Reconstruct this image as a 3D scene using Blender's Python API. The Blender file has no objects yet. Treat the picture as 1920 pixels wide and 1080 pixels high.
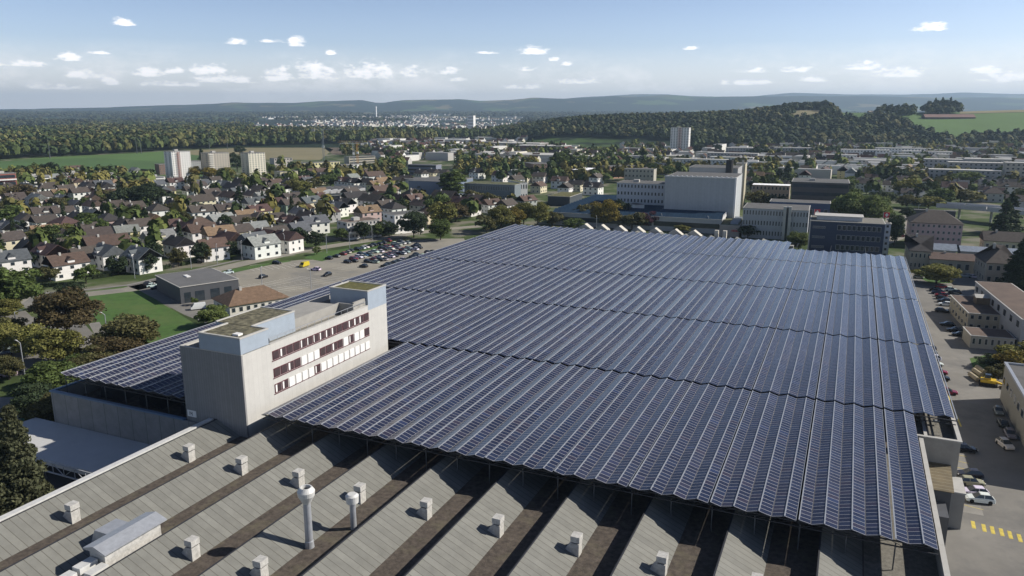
import bpy, bmesh, math, random
import numpy as np
from mathutils import Vector, Matrix
random.seed(7); rng=np.random.default_rng(7)
S=bpy.context.scene; C=S.collection; PI=math.pi
# ---------------------------------------------------------------- camera frame
F=1430.;HZ=210.;H=64.
P_=math.atan((540-HZ)/F);cp,sp=math.cos(P_),math.sin(P_)
U=Vector((650/1467.6,1.,0)).normalized();V=Vector((U.y,-U.x,0))
AZU=math.degrees(math.atan2(U.x,U.y)); AZV=AZU+90
def at(px,py,z=0):
    a=(px-960)/F;b=(540-py)/F;t=(z-H)/(-sp+b*cp)
    return Vector((a*t,(cp+b*sp)*t,z))
def pr(p):
    zz=p[2]-H;dep=p[1]*cp-zz*sp;up=p[1]*sp+zz*cp
    if dep<=1: return (-9999,-9999)
    return (960+F*p[0]/dep,540-F*up/dep)
def azdir(a): a=math.radians(a); return Vector((math.sin(a),math.cos(a),0))
def rotz(a): return math.radians(90-a)      # local x axis points to azimuth a
def facelen(P0,x1,A):
    d=azdir(A); k=(x1-960)/F; dep0=P0.y*cp+(H-P0.z)*sp
    return (k*dep0-P0.x)/(d.x-k*d.y*cp)
def htop(P0,yt):
    b=(540-yt)/F; k=P0.y/(cp+b*sp); return H+k*(-sp+b*cp)-P0.z
# ---------------------------------------------------------------- terrain height
def ss(a,b,x): t=np.clip((x-a)/(b-a),0,1); return t*t*(3-2*t)
T1=([-900,900,960,1040,1100,1200,1300,1400,1450,1500,1545,1570,1650,1700,1760,1850,1930,2600],[260.7,260.7,255,240,233,229,227,221,214,207,207,211,212,211,211,208,206,204])
TA=([-1500,0,100,200,300,400,440,480,550,600,680,705,720,740,760,860,900,960,1000,1060,1100,1150,1200,1250,1300,1400,1500,1600,1920,2900],[206,206,204,203,199,196,193,194,194,190,188,193,194,191,189,187,190,188,183.5,184.5,183,181,182,180,183,182,181,182,184,186])
TB=([-1500,800,900,1000,1100,1180,1250,1290,1400,1430,1480,1600,1700,1800,1920,2900],[206,205,196,190,182,178,178,181,182,179,176,178,178,175,177,180])
TC=([-1500,900,1000,1100,1200,1250,1350,1450,1550,1700,2900],[206,200,184,177,172.5,171,174,174.5,178,182,186])
def vnoise(x,y,seed=0):
    xi=np.floor(x).astype(np.int64);yi=np.floor(y).astype(np.int64);xf=x-xi;yf=y-yi
    def h(a,b): 
        n=(a*374761393+b*668265263+seed*974711)&0x7fffffff; n=((n^(n>>13))*1274126177)&0x7fffffff
        return ((n^(n>>16))&0xffff)/65535.
    u=xf*xf*(3-2*xf);v=yf*yf*(3-2*yf)
    return (h(xi,yi)*(1-u)+h(xi+1,yi)*u)*(1-v)+(h(xi,yi+1)*(1-u)+h(xi+1,yi+1)*u)*v
def gzv(x,y):
    x=np.asarray(x,float);y=np.asarray(y,float)
    Y=np.maximum(y,1.);X=960+1467.6*x/Y*1.0; X=np.clip(X,-3000,5000)
    def crest(tab,Yc): return np.maximum(0,H-(np.interp(X,*tab)-210)*Yc/1467.6)
    z=48*ss(3500,9000,Y)
    z=z+crest(T1,1850)*ss(1330,1850,Y)*(1-ss(2300,3400,Y))
    nz=(vnoise(x/900,y/900,3)-.5)*2+(vnoise(x/350,y/350,5)-.5)
    zA=crest(TA,11500)-48; zB=crest(TB,17000)-48
    z=z+np.maximum(zA,0)*ss(8800,11500,Y)*(1-.5*ss(11700,13500,Y))+nz*14*ss(8500,10500,Y)
    z=np.maximum(z,(48+np.maximum(zB,0))*ss(14000,17000,Y)+nz*10*ss(14500,16500,Y))
    return np.where(y<300,0,z)
def gz(x,y): return float(gzv(np.array([x]),np.array([y]))[0])
# ---------------------------------------------------------------- materials
MT={}
def nd(t,k,**kw):
    n=t.nodes.new(k)
    for a,b in kw.items():
        if a in n.inputs.keys(): n.inputs[a].default_value=b
        else: setattr(n,a,b)
    return n
def mat(name,rgb,rough=.8,var=.25,scale=1.,metal=0.,spec=.5,bump=0.,objcol=False,fine=True):
    m=bpy.data.materials.new(name);m.use_nodes=True;t=m.node_tree;b=t.nodes['Principled BSDF']
    b.inputs['Roughness'].default_value=rough;b.inputs['Metallic'].default_value=metal;b.inputs['Specular IOR Level'].default_value=spec
    tc=nd(t,'ShaderNodeTexCoord');n=nd(t,'ShaderNodeTexNoise');n.inputs['Scale'].default_value=scale;n.inputs['Detail'].default_value=6;n.inputs['Roughness'].default_value=.65
    t.links.new(tc.outputs['Object'],n.inputs['Vector'])
    mr=nd(t,'ShaderNodeMapRange');mr.inputs[1].default_value=.3;mr.inputs[2].default_value=.7;mr.inputs[3].default_value=1-var;mr.inputs[4].default_value=1+var
    t.links.new(n.outputs['Fac'],mr.inputs[0])
    mx=nd(t,'ShaderNodeMix',data_type='RGBA',blend_type='MULTIPLY');mx.inputs[0].default_value=1
    mx.inputs[6].default_value=(*rgb,1)
    if objcol:
        oi=nd(t,'ShaderNodeObjectInfo');t.links.new(oi.outputs['Color'],mx.inputs[6])
    t.links.new(mr.outputs[0],mx.inputs[7]);t.links.new(mx.outputs[2],b.inputs['Base Color'])
    if bump:
        bp=nd(t,'ShaderNodeBump');bp.inputs['Strength'].default_value=bump;bp.inputs['Distance'].default_value=.1
        n2=nd(t,'ShaderNodeTexNoise');n2.inputs['Scale'].default_value=scale*8;t.links.new(tc.outputs['Object'],n2.inputs['Vector'])
        t.links.new(n2.outputs['Fac'],bp.inputs['Height']);t.links.new(bp.outputs[0],b.inputs['Normal'])
    MT[name]=m;return m
def stripes(name,base,line,period,width,axis,rough=.8,var=.12,pervar=.12,scale=.6):
    """flat surface with thin seams every `period` m along an object axis, each bay its own tone"""
    m=mat(name,base,rough,var,scale);t=m.node_tree;b=t.nodes['Principled BSDF']
    src=b.inputs['Base Color'].links[0].from_socket
    tc=[n for n in t.nodes if n.type=='TEX_COORD'][0]
    sx=nd(t,'ShaderNodeSeparateXYZ');t.links.new(tc.outputs['Object'],sx.inputs[0])
    d=nd(t,'ShaderNodeMath',operation='DIVIDE');d.inputs[1].default_value=period;t.links.new(sx.outputs[axis],d.inputs[0])
    fr=nd(t,'ShaderNodeMath',operation='FRACT');t.links.new(d.outputs[0],fr.inputs[0])
    lt=nd(t,'ShaderNodeMath',operation='LESS_THAN');lt.inputs[1].default_value=width/period;t.links.new(fr.outputs[0],lt.inputs[0])
    fl=nd(t,'ShaderNodeMath',operation='FLOOR');t.links.new(d.outputs[0],fl.inputs[0])
    wn=nd(t,'ShaderNodeTexWhiteNoise',noise_dimensions='1D');t.links.new(fl.outputs[0],wn.inputs['W'])
    mr=nd(t,'ShaderNodeMapRange');mr.inputs[3].default_value=1-pervar;mr.inputs[4].default_value=1+pervar;t.links.new(wn.outputs['Value'],mr.inputs[0])
    m1=nd(t,'ShaderNodeMix',data_type='RGBA',blend_type='MULTIPLY');m1.inputs[0].default_value=1;t.links.new(src,m1.inputs[6]);t.links.new(mr.outputs[0],m1.inputs[7])
    m2=nd(t,'ShaderNodeMix',data_type='RGBA');t.links.new(lt.outputs[0],m2.inputs[0]);t.links.new(m1.outputs[2],m2.inputs[6]);m2.inputs[7].default_value=(*line,1)
    t.links.new(m2.outputs[2],b.inputs['Base Color']);return m
mat('concrete',(.33,.32,.295),.9,.12,.5,bump=.2); mat('concrete_lt',(.46,.45,.42),.85,.1,.4)
mat('bluepanel',(.33,.385,.45),.6,.07,.7); mat('bluerim',(.10,.17,.27),.5,.1,1)
mat('gravel',(.085,.069,.055),.95,.55,1.3,bump=.6); 
def patchy(name,col,scale,lo,hi):
    m=MT[name];t=m.node_tree;b=t.nodes['Principled BSDF'];src=b.inputs['Base Color'].links[0].from_socket;n=nd(t,'ShaderNodeTexNoise');n.inputs['Scale'].default_value=scale;n.inputs['Detail'].default_value=8;n.inputs['Roughness'].default_value=.7
    tc=[q for q in t.nodes if q.type=='TEX_COORD'][0];t.links.new(tc.outputs['Object'],n.inputs['Vector']);r=nd(t,'ShaderNodeMapRange');r.inputs[1].default_value=lo;r.inputs[2].default_value=hi;t.links.new(n.outputs['Fac'],r.inputs[0])
    x=nd(t,'ShaderNodeMix',data_type='RGBA');t.links.new(r.outputs[0],x.inputs[0]);t.links.new(src,x.inputs[6]);x.inputs[7].default_value=(*col,1);t.links.new(x.outputs[2],b.inputs['Base Color'])
patchy('gravel',(.15,.135,.085),.23,.52,.78)
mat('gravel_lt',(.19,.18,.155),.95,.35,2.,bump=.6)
mat('moss',(.105,.10,.03),.95,.6,1.0,bump=.6); mat('sedum',(.13,.12,.075),.95,.95,1.1,bump=.8)
mat('darkmetal',(.03,.032,.038),.6,.2,1); mat('steel',(.12,.125,.13),.5,.15,1,metal=.3)
mat('whitemetal',(.6,.6,.58),.45,.12,1.2); mat('galv',(.42,.44,.47),.4,.12,1.5,metal=.35)
mat('ventwall',(.48,.47,.44),.7,.25,2.2); mat('glass',(.03,.04,.05),.12,.3,.6,spec=.7); mat('skylight',(.25,.28,.3),.2,.15,.6)
mat('redframe',(.10,.02,.03),.6,.2,2);mat('blind',(.78,.77,.75),.6,.04,1)
mat('wall',(.7,.7,.7),.85,.07,.5,objcol=True); mat('roof',(.1,.1,.1),.8,.3,.9,objcol=True,bump=.4); mat('paint',(.5,.5,.5),.25,.03,1,objcol=True,spec=.6)
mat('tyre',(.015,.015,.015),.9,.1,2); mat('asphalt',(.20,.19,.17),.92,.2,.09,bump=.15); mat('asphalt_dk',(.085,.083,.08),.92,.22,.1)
mat('lot',(.27,.25,.205),.92,.16,.07,bump=.1); mat('pave',(.22,.21,.19),.9,.2,.2); mat('lawn',(.052,.115,.018),.95,.25,.35)
mat('verge',(.075,.10,.025),.95,.45,.15); mat('paintline',(.62,.6,.54),.7,.15,.5); mat('yellowline',(.58,.46,.08),.7,.25,1.2)
mat('canopysheet',(.52,.52,.51),.8,.06,.3);patchy('lawn',(.085,.13,.03),.07,.45,.7);patchy('asphalt',(.15,.145,.135),.05,.5,.62);patchy('lot',(.21,.20,.175),.045,.5,.6);patchy('concrete_lt',(.33,.32,.29),.5,.55,.8);mat('bark',(.06,.045,.035),.95,.3,2); mat('greenroof',(.085,.09,.035),.95,.5,.25); mat('flatroof',(.105,.103,.10),.9,.22,.25); mat('flatroof_br',(.12,.085,.065),.9,.25,.25)
mat('pyl',(.10,.11,.12),.7,.1,1);mat('blueroof',(.045,.085,.15),.6,.15,.3); mat('depot',(.075,.08,.09),.6,.1,.5); mat('depotroof',(.13,.13,.13),.9,.15,.2)
mat('navy',(.03,.045,.085),.5,.12,.4); mat('board',(.55,.52,.45),.7,.1,1);mat('redletter',(.5,.03,.03),.6,.1,1); mat('black',(.015,.015,.018),.7,.1,1)
mat('yellowmach',(.62,.42,.03),.5,.25,1.5);mat('beigepipe',(.45,.38,.25),.8,.2,1);mat('tealbox',(.03,.17,.14),.6,.3,1);mat('plank',(.42,.33,.22),.85,.4,2)
mat('barrack',(.16,.12,.08),.8,.2,.5);mat('orange',(.55,.28,.06),.6,.2,1);mat('skin',(.4,.25,.18),.7,.05,3);mat('clothes',(.02,.02,.025),.9,.1,3);mat('redflag',(.55,.03,.05),.8,.05,1)
stripes('shedroof',(.185,.185,.165),(.10,.095,.08),1.09,.10,1,var=.13,pervar=.10)
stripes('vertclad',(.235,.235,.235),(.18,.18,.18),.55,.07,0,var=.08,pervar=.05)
stripes('concpanel',(.215,.215,.215),(.11,.11,.11),3.6,.14,0,var=.16,pervar=.06)
stripes('brownsheet',(.15,.12,.07),(.27,.24,.16),1.1,.1,1,var=.25)
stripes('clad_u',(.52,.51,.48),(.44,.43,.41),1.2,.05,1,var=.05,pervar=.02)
stripes('warehouse',(.42,.44,.45),(.36,.38,.40),1.6,.12,0,var=.08,pervar=.03)
stripes('bluesaw',(.018,.042,.078),(.045,.08,.12),2.4,.15,0,rough=.95,var=.12,pervar=.08);MT['bluesaw'].node_tree.nodes['Principled BSDF'].inputs['Specular IOR Level'].default_value=.1
stripes('solarblue',(.10,.14,.20),(.25,.28,.32),1.3,.12,0,var=.1,pervar=.1)
def panelmat():
    m=bpy.data.materials.new('solar');m.use_nodes=True;t=m.node_tree;b=t.nodes['Principled BSDF'];L=t.links.new
    uv=nd(t,'ShaderNodeUVMap');sx=nd(t,'ShaderNodeSeparateXYZ');L(uv.outputs[0],sx.inputs[0])
    def M(op,a,bv=None):
        n=nd(t,'ShaderNodeMath',operation=op)
        if hasattr(a,'links'): L(a,n.inputs[0])
        else: n.inputs[0].default_value=a
        if bv is not None:
            if hasattr(bv,'links'): L(bv,n.inputs[1])
            else: n.inputs[1].default_value=bv
        return n.outputs[0]
    x,y=sx.outputs[0],sx.outputs[1]
    fy=M('FRACT',y); ln=M('LESS_THAN',fy,.065)
    ex=M('LESS_THAN',M('ABSOLUTE',M('SUBTRACT',M('FRACT',x),.5)),.486); edge=M('SUBTRACT',1.,ex)
    fr=M('MAXIMUM',ln,edge)
    cb=nd(t,'ShaderNodeCombineXYZ');L(M('FLOOR',x),cb.inputs[0]);L(M('FLOOR',y),cb.inputs[1])
    wn=nd(t,'ShaderNodeTexWhiteNoise',noise_dimensions='2D');L(cb.outputs[0],wn.inputs['Vector'])
    cr=nd(t,'ShaderNodeValToRGB');e=cr.color_ramp.elements
    e[0].position=0;e[0].color=(.012,.017,.042,1);e[1].position=1;e[1].color=(.023,.038,.095,1)
    for p,c in((.45,(.016,.023,.054,1)),(.80,(.019,.030,.068,1)),(.93,(.032,.028,.05,1))): k=e.new(p);k.color=c
    L(wn.outputs['Value'],cr.inputs[0])
    # cells: six by ten faint busbar squares
    cx=M('LESS_THAN',M('FRACT',M('MULTIPLY',x,10.)),.1);cy=M('LESS_THAN',M('FRACT',M('MULTIPLY',y,6.)),.1);cc=M('MULTIPLY',M('MAXIMUM',cx,cy),.03)
    m0=nd(t,'ShaderNodeMix',data_type='RGBA');L(cc,m0.inputs[0]);L(cr.outputs[0],m0.inputs[6]);m0.inputs[7].default_value=(.25,.28,.34,1)
    ws=nd(t,'ShaderNodeTexWhiteNoise',noise_dimensions='1D');L(M('FLOOR',x),ws.inputs['W']);tcn=nd(t,'ShaderNodeTexCoord');dn=nd(t,'ShaderNodeTexNoise');dn.inputs['Scale'].default_value=.06;dn.inputs['Detail'].default_value=7;L(tcn.outputs['Object'],dn.inputs['Vector'])
    dm=nd(t,'ShaderNodeMapRange');L(dn.outputs['Fac'],dm.inputs[0]);dm.inputs[1].default_value=.4;dm.inputs[2].default_value=.75;dm.inputs[4].default_value=.10
    md=nd(t,'ShaderNodeMix',data_type='RGBA');L(M('ADD',dm.outputs[0],M('MULTIPLY',ws.outputs['Value'],.05)),md.inputs[0]);L(m0.outputs[2],md.inputs[6]);md.inputs[7].default_value=(.17,.15,.17,1)
    m1=nd(t,'ShaderNodeMix',data_type='RGBA');L(fr,m1.inputs[0]);L(md.outputs[2],m1.inputs[6]);m1.inputs[7].default_value=(.44,.44,.46,1)
    L(m1.outputs[2],b.inputs['Base Color'])
    r=nd(t,'ShaderNodeMapRange');L(fr,r.inputs[0]);r.inputs[3].default_value=.16;r.inputs[4].default_value=.45;L(r.outputs[0],b.inputs['Roughness'])
    b.inputs['IOR'].default_value=1.45;MT['solar']=m
panelmat()
def leafmat(name,tr=.25):
    m=bpy.data.materials.new(name);m.use_nodes=True;t=m.node_tree;b=t.nodes['Principled BSDF'];L=t.links.new
    oi=nd(t,'ShaderNodeObjectInfo');tc=nd(t,'ShaderNodeTexCoord');n=nd(t,'ShaderNodeTexNoise');n.inputs['Scale'].default_value=.45;n.inputs['Detail'].default_value=3
    L(tc.outputs['Object'],n.inputs['Vector'])
    gm=nd(t,'ShaderNodeNewGeometry');mr=nd(t,'ShaderNodeMapRange');mr.inputs[3].default_value=.6;mr.inputs[4].default_value=1.5;L(gm.outputs['Random Per Island'],mr.inputs[0])
    mx=nd(t,'ShaderNodeMix',data_type='RGBA',blend_type='MULTIPLY');mx.inputs[0].default_value=1;L(oi.outputs['Color'],mx.inputs[6]);L(mr.outputs[0],mx.inputs[7])
    hs=nd(t,'ShaderNodeHueSaturation');L(mx.outputs[2],hs.inputs['Color']);r2=nd(t,'ShaderNodeMapRange');r2.inputs[3].default_value=.465;r2.inputs[4].default_value=.525;L(n.outputs['Fac'],r2.inputs[0]);L(r2.outputs[0],hs.inputs['Hue'])
    L(hs.outputs[0],b.inputs['Base Color']);b.inputs['Roughness'].default_value=.75;b.inputs['Specular IOR Level'].default_value=.2
    tl=nd(t,'ShaderNodeBsdfTranslucent');L(hs.outputs[0],tl.inputs['Color']);ms=nd(t,'ShaderNodeMixShader');ms.inputs[0].default_value=tr
    L(b.outputs[0],ms.inputs[1]);L(tl.outputs[0],ms.inputs[2]);L(ms.outputs[0],t.nodes['Material Output'].inputs[0]);MT[name]=m
leafmat('leaf')
def attrmat(name,rough=.9):
    m=bpy.data.materials.new(name);m.use_nodes=True;t=m.node_tree;b=t.nodes['Principled BSDF']
    a=nd(t,'ShaderNodeAttribute',attribute_name='Col');t.links.new(a.outputs['Color'],b.inputs['Base Color']);b.inputs['Roughness'].default_value=rough;b.inputs['Specular IOR Level'].default_value=.15;MT[name]=m
attrmat('massleaf');attrmat('townwall')
# ---------------------------------------------------------------- mesh helpers
class MB:
    def __init__(s): s.v=[];s.f=[];s.m=[];s.uv=[]
    def add(s,vs,fs,mi=0,uvs=None):
        o=len(s.v);s.v+= [tuple(v) for v in vs]
        for i,f in enumerate(fs): s.f.append(tuple(o+k for k in f));s.m.append(mi);s.uv.append(uvs[i] if uvs else None)
        return s
    def box(s,x0,y0,z0,x1,y1,z1,mi=0):
        v=[(x0,y0,z0),(x1,y0,z0),(x1,y1,z0),(x0,y1,z0),(x0,y0,z1),(x1,y0,z1),(x1,y1,z1),(x0,y1,z1)]
        return s.add(v,[(0,3,2,1),(4,5,6,7),(0,1,5,4),(1,2,6,5),(2,3,7,6),(3,0,4,7)],mi)
    def hull(s,pts_bot,pts_top,mi=0):
        n=len(pts_bot);v=list(pts_bot)+list(pts_top)
        f=[tuple(range(n-1,-1,-1)),tuple(range(n,2*n))]+[(i,(i+1)%n,n+(i+1)%n,n+i) for i in range(n)]
        return s.add(v,f,mi)
    def prism(s,prof,y0,y1,mi=0):   # profile in xz, extruded along y
        return s.hull([(x,y0,z) for x,z in prof][::-1],[(x,y1,z) for x,z in prof][::-1],mi)
    def prismx(s,prof,x0,x1,mi=0):  # profile in yz, extruded along x
        return s.hull([(x0,y,z) for y,z in prof],[(x1,y,z) for y,z in prof],mi)
    def bar(s,a,b,w,mi=0,n=4):
        a=Vector(a);b=Vector(b);d=(b-a).normalized();up=Vector((0,0,1)) if abs(d.z)<.9 else Vector((1,0,0))
        x=d.cross(up).normalized();y=d.cross(x)
        def ring(c,r): return [c+(x*math.cos(2*PI*(i+.5)/n)+y*math.sin(2*PI*(i+.5)/n))*r for i in range(n)]
        return s.hull(ring(a,w),ring(b,w),mi)
    def tube(s,pr_,x,y,n=16,mi=0):  # lathe: list of (r,z)
        vs=[];fs=[]
        for r,z in pr_: vs+=[(x+r*math.cos(2*PI*i/n),y+r*math.sin(2*PI*i/n),z) for i in range(n)]
        for k in range(len(pr_)-1): fs+=[(k*n+i,k*n+(i+1)%n,(k+1)*n+(i+1)%n,(k+1)*n+i) for i in range(n)]
        fs+=[tuple(range(n-1,-1,-1)),tuple((len(pr_)-1)*n+i for i in range(n))]
        return s.add(vs,fs,mi)
    def mesh(s,name,mats):
        me=bpy.data.meshes.new(name);me.from_pydata(s.v,[],s.f)
        for k in mats: me.materials.append(MT[k])
        me.polygons.foreach_set('material_index',s.m)
        if any(u is not None for u in s.uv):
            l=me.uv_layers.new(name='UVMap');i=0
            for p,u in zip(me.polygons,s.uv):
                for j in range(p.loop_total): l.data[p.loop_start+j].uv=u[j] if u else (0,0)
        me.update()
        return me
    def build(s,name,mats,parent=None,**kw):
        if isinstance(mats,str): mats=[mats]
        return link(s.mesh(name,mats),name,parent,**kw)
def link(me,name,parent=None,loc=None,rz=None,color=None):
    o=bpy.data.objects.new(name,me);C.objects.link(o)
    if parent: o.parent=parent
    if loc is not None: o.location=loc
    if rz is not None: o.rotation_euler=(0,0,rz)
    if color: o.color=(*color,1)
    return o
def tag(o,label=None,cat=None,group=None,kind=None):
    if label:o['label']=label
    if cat:o['category']=cat
    if group:o['group']=group
    if kind:o['kind']=kind
    return o
def empty(name,loc,rz=0,label=None,cat=None,group=None):
    o=bpy.data.objects.new(name,None);C.objects.link(o);o.location=loc;o.rotation_euler=(0,0,rz);o.empty_display_size=1
    return tag(o,label,cat,group)
RF=rotz(AZV)   # factory frame: local x = V, local y = U
MC={}
def winmesh(w,h,frame='whitemetal',pane='glass',fr=.08,key=''):
    k=(round(w,2),round(h,2),frame,pane)
    if k not in MC:
        b=MB();b.box(-w/2,-.05,0,w/2,.1,h,0)
        b2=MB();b2.box(-w/2+fr,-.07,fr,w/2-fr,-.045,h-fr,0);b2.v
        b.add([(-w/2+fr,-.08,fr),(w/2-fr,-.08,fr),(w/2-fr,-.08,h-fr),(-w/2+fr,-.08,h-fr)],[(0,1,2,3)],1)
        MC[k]=b.mesh('window',[frame,pane])
    return MC[k]
# windows on a wall: side 0=front(-y) 1=right(+x) 2=back 3=left
def wins(par,W,D,side,xs,zs,w,h,frame='whitemetal',pane='glass',name='window'):
    me=winmesh(w,h,frame,pane)
    for z in zs:
        for x in xs:
            if side==0: l,r=(x,-.01,z),0
            elif side==1: l,r=(W+.01,x,z),PI/2
            elif side==3: l,r=(-.01,x,z),-PI/2
            link(me,name,par,l,r)
# ================================================================= SKY AND LIGHT
SUN_AZ=84.;SUN_EL=35.
def world():
    w=bpy.data.worlds.new('World');S.world=w;w.use_nodes=True;t=w.node_tree;L=t.links.new;bg=t.nodes['Background'];bg.inputs['Strength'].default_value=.067
    sk=nd(t,'ShaderNodeTexSky');sk.sky_type='NISHITA';sk.sun_disc=False;sk.sun_elevation=math.radians(SUN_EL);sk.sun_rotation=math.radians(SUN_AZ);sk.altitude=450;sk.dust_density=.6;sk.air_density=1.;sk.ozone_density=2.
    tc=nd(t,'ShaderNodeTexCoord');sx=nd(t,'ShaderNodeSeparateXYZ');L(tc.outputs['Generated'],sx.inputs[0])
    def M(op,a,b=None,c=None):
        n=nd(t,'ShaderNodeMath',operation=op)
        for i,q in enumerate((a,b,c)):
            if q is None: continue
            if hasattr(q,'links'): L(q,n.inputs[i])
            else: n.inputs[i].default_value=q
        return n.outputs[0]
    az=M('MULTIPLY',M('ARCTAN2',sx.outputs[0],sx.outputs[1]),180/PI);el=M('MULTIPLY',M('ARCSINE',sx.outputs[2]),180/PI)
    # billow noise in direction space, flattened for perspective
    cb=nd(t,'ShaderNodeCombineXYZ');L(az,cb.inputs[0]);L(M('MULTIPLY',el,2.2),cb.inputs[1])
    n1=nd(t,'ShaderNodeTexNoise');n1.inputs['Scale'].default_value=.95;n1.inputs['Detail'].default_value=10;n1.inputs['Roughness'].default_value=.66;L(cb.outputs[0],n1.inputs['Vector'])
    n2=nd(t,'ShaderNodeTexNoise');n2.inputs['Scale'].default_value=.13;n2.inputs['Detail'].default_value=4;L(cb.outputs[0],n2.inputs['Vector'])
    # individual cumulus: azimuth, elevation of the flat base, half width, height (deg)
    cl=[(247,52,20,10),(455,85,18,10),(565,87,15,14),(140,113,26,13),(168,143,34,15),(210,156,20,12),(60,125,45,8),(285,140,38,15),(335,137,22,10),(400,136,45,18),(430,152,60,14),(530,146,30,24),(600,140,45,30),(690,140,50,28),(775,140,28,16),(845,138,22,12),(860,152,16,7),(625,104,9,8),(1000,101,26,14),(1037,115,10,8),(1062,124,14,6),(990,133,18,8),(1085,155,34,10),(1727,61,30,11),(1290,96,15,6),(1410,137,30,7),(1490,134,34,11),(1610,128,30,14),(1680,140,55,16),(1850,136,50,10),(1520,152,25,8),(205,104,22,5),(520,84,25,5),(915,104,18,4),(980,165,40,8),(1870,150,60,12),(1400,158,60,8),(120,166,60,8),(330,160,60,8)]
    acc=None;shade=None
    for (x,y,hw,hh) in cl:
        y=y-.0;el0=math.degrees(math.atan((210-(y+hh*.15))/math.hypot(1467.6,x-960)));az0=math.degrees(math.atan((x-960)/1467.6))
        sw=hw*1.2/1467.6*57.3*math.cos(math.radians(az0))**2;sh=hh/1467.6*57.3
        dx=M('DIVIDE',M('SUBTRACT',az,az0),sw);dy=M('DIVIDE',M('SUBTRACT',el,el0),sh)
        dyn=M('MAXIMUM',dy,M('MULTIPLY',dy,-3.2))     # flat base
        r2=M('ADD',M('MULTIPLY',dx,dx),M('MULTIPLY',dyn,dyn))
        g=M('SUBTRACT',1.,r2)
        acc=g if acc is None else M('MAXIMUM',acc,g)
    dens=M('ADD',M('MAXIMUM',acc,-1.2),M('MULTIPLY',M('SUBTRACT',n1.outputs['Fac'],.5),4.6))
    m1=nd(t,'ShaderNodeMapRange',interpolation_type='SMOOTHSTEP');L(dens,m1.inputs[0]);m1.inputs[1].default_value=-.25;m1.inputs[2].default_value=1.15;m1.inputs[4].default_value=.92
    # hazy broken cloud band along the horizon
    band=M('MULTIPLY',M('SUBTRACT',M('ADD',n2.outputs['Fac'],M('MULTIPLY',n1.outputs['Fac'],.5)),.55),M('MAXIMUM',M('SUBTRACT',1.,M('DIVIDE',M('ABSOLUTE',M('SUBTRACT',el,1.5)),3.2)),0.))
    m2=nd(t,'ShaderNodeMapRange');L(band,m2.inputs[0]);m2.inputs[1].default_value=.0;m2.inputs[2].default_value=.28;m2.inputs[4].default_value=.7
    msk=M('MAXIMUM',M('MAXIMUM',m1.outputs[0],m2.outputs[0]),M('MULTIPLY',.7,M('MINIMUM',1.,M('MAXIMUM',0.,M('SUBTRACT',1.,M('DIVIDE',el,4.6))))))
    cc=nd(t,'ShaderNodeMix',data_type='RGBA');L(M('MULTIPLY',m1.outputs[0],M('ADD',.45,M('MULTIPLY',n1.outputs['Fac'],.9))),cc.inputs[0]);cc.inputs[6].default_value=(18.5,18.,17.8,1);cc.inputs[7].default_value=(22.,21.2,20.8,1)
    gn=nd(t,'ShaderNodeMapRange',interpolation_type='SMOOTHSTEP');L(el,gn.inputs[0]);gn.inputs[1].default_value=1.5;gn.inputs[2].default_value=20;gn.inputs[3].default_value=2.05;gn.inputs[4].default_value=.72
    gm=nd(t,'ShaderNodeMix',data_type='RGBA',blend_type='MULTIPLY');gm.inputs[0].default_value=1;L(sk.outputs[0],gm.inputs[6]);tn=nd(t,'ShaderNodeMix',data_type='RGBA',blend_type='MULTIPLY');tn.inputs[0].default_value=1;tn.inputs[6].default_value=(.98,.93,1.05,1);L(gn.outputs[0],tn.inputs[7]);L(tn.outputs[2],gm.inputs[7])
    mx=nd(t,'ShaderNodeMix',data_type='RGBA');L(msk,mx.inputs[0]);L(gm.outputs[2],mx.inputs[6]);L(cc.outputs[2],mx.inputs[7]);L(mx.outputs[2],bg.inputs['Color'])
world()
sl=bpy.data.lights.new('sun','SUN');sl.energy=5.0;sl.angle=math.radians(.55);sl.color=(1,.94,.85)
so=bpy.data.objects.new('sun',sl);C.objects.link(so)
sd=Vector((math.sin(math.radians(SUN_AZ))*math.cos(math.radians(SUN_EL)),math.cos(math.radians(SUN_AZ))*math.cos(math.radians(SUN_EL)),math.sin(math.radians(SUN_EL))))
so.rotation_euler=sd.to_track_quat('Z','Y').to_euler();so.location=(0,0,500)
cm=bpy.data.cameras.new('camera');co=bpy.data.objects.new('camera',cm);C.objects.link(co);cm.sensor_width=36;cm.lens=36*F/1920;cm.clip_end=90000;cm.clip_start=.5
co.location=(0,0,H);co.rotation_euler=(PI/2-P_,0,0);S.camera=co
S.view_settings.view_transform='Standard';S.view_settings.look='None';S.view_settings.exposure=.22
S.cycles.use_denoising=True;S.cycles.max_bounces=5;S.cycles.volume_bounces=0;S.cycles.transparent_max_bounces=4
try:S.cycles.denoiser='OPENIMAGEDENOISE'
except Exception:pass
# haze
hb=MB().box(-22000,-300,-60,22000,22500,560)
hm=bpy.data.materials.new('haze');hm.use_nodes=True;t=hm.node_tree;t.nodes.remove(t.nodes['Principled BSDF']);pv=nd(t,'ShaderNodeVolumePrincipled');pv.inputs['Density'].default_value=.000068;pv.inputs['Color'].default_value=(.58,.78,1,1);pv.inputs['Anisotropy'].default_value=.2
t.links.new(pv.outputs[0],t.nodes['Material Output'].inputs['Volume']);MT['haze']=hm
tag(hb.build('haze','haze'),'thin blue distance haze over the whole plain','haze',kind='stuff')
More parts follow.
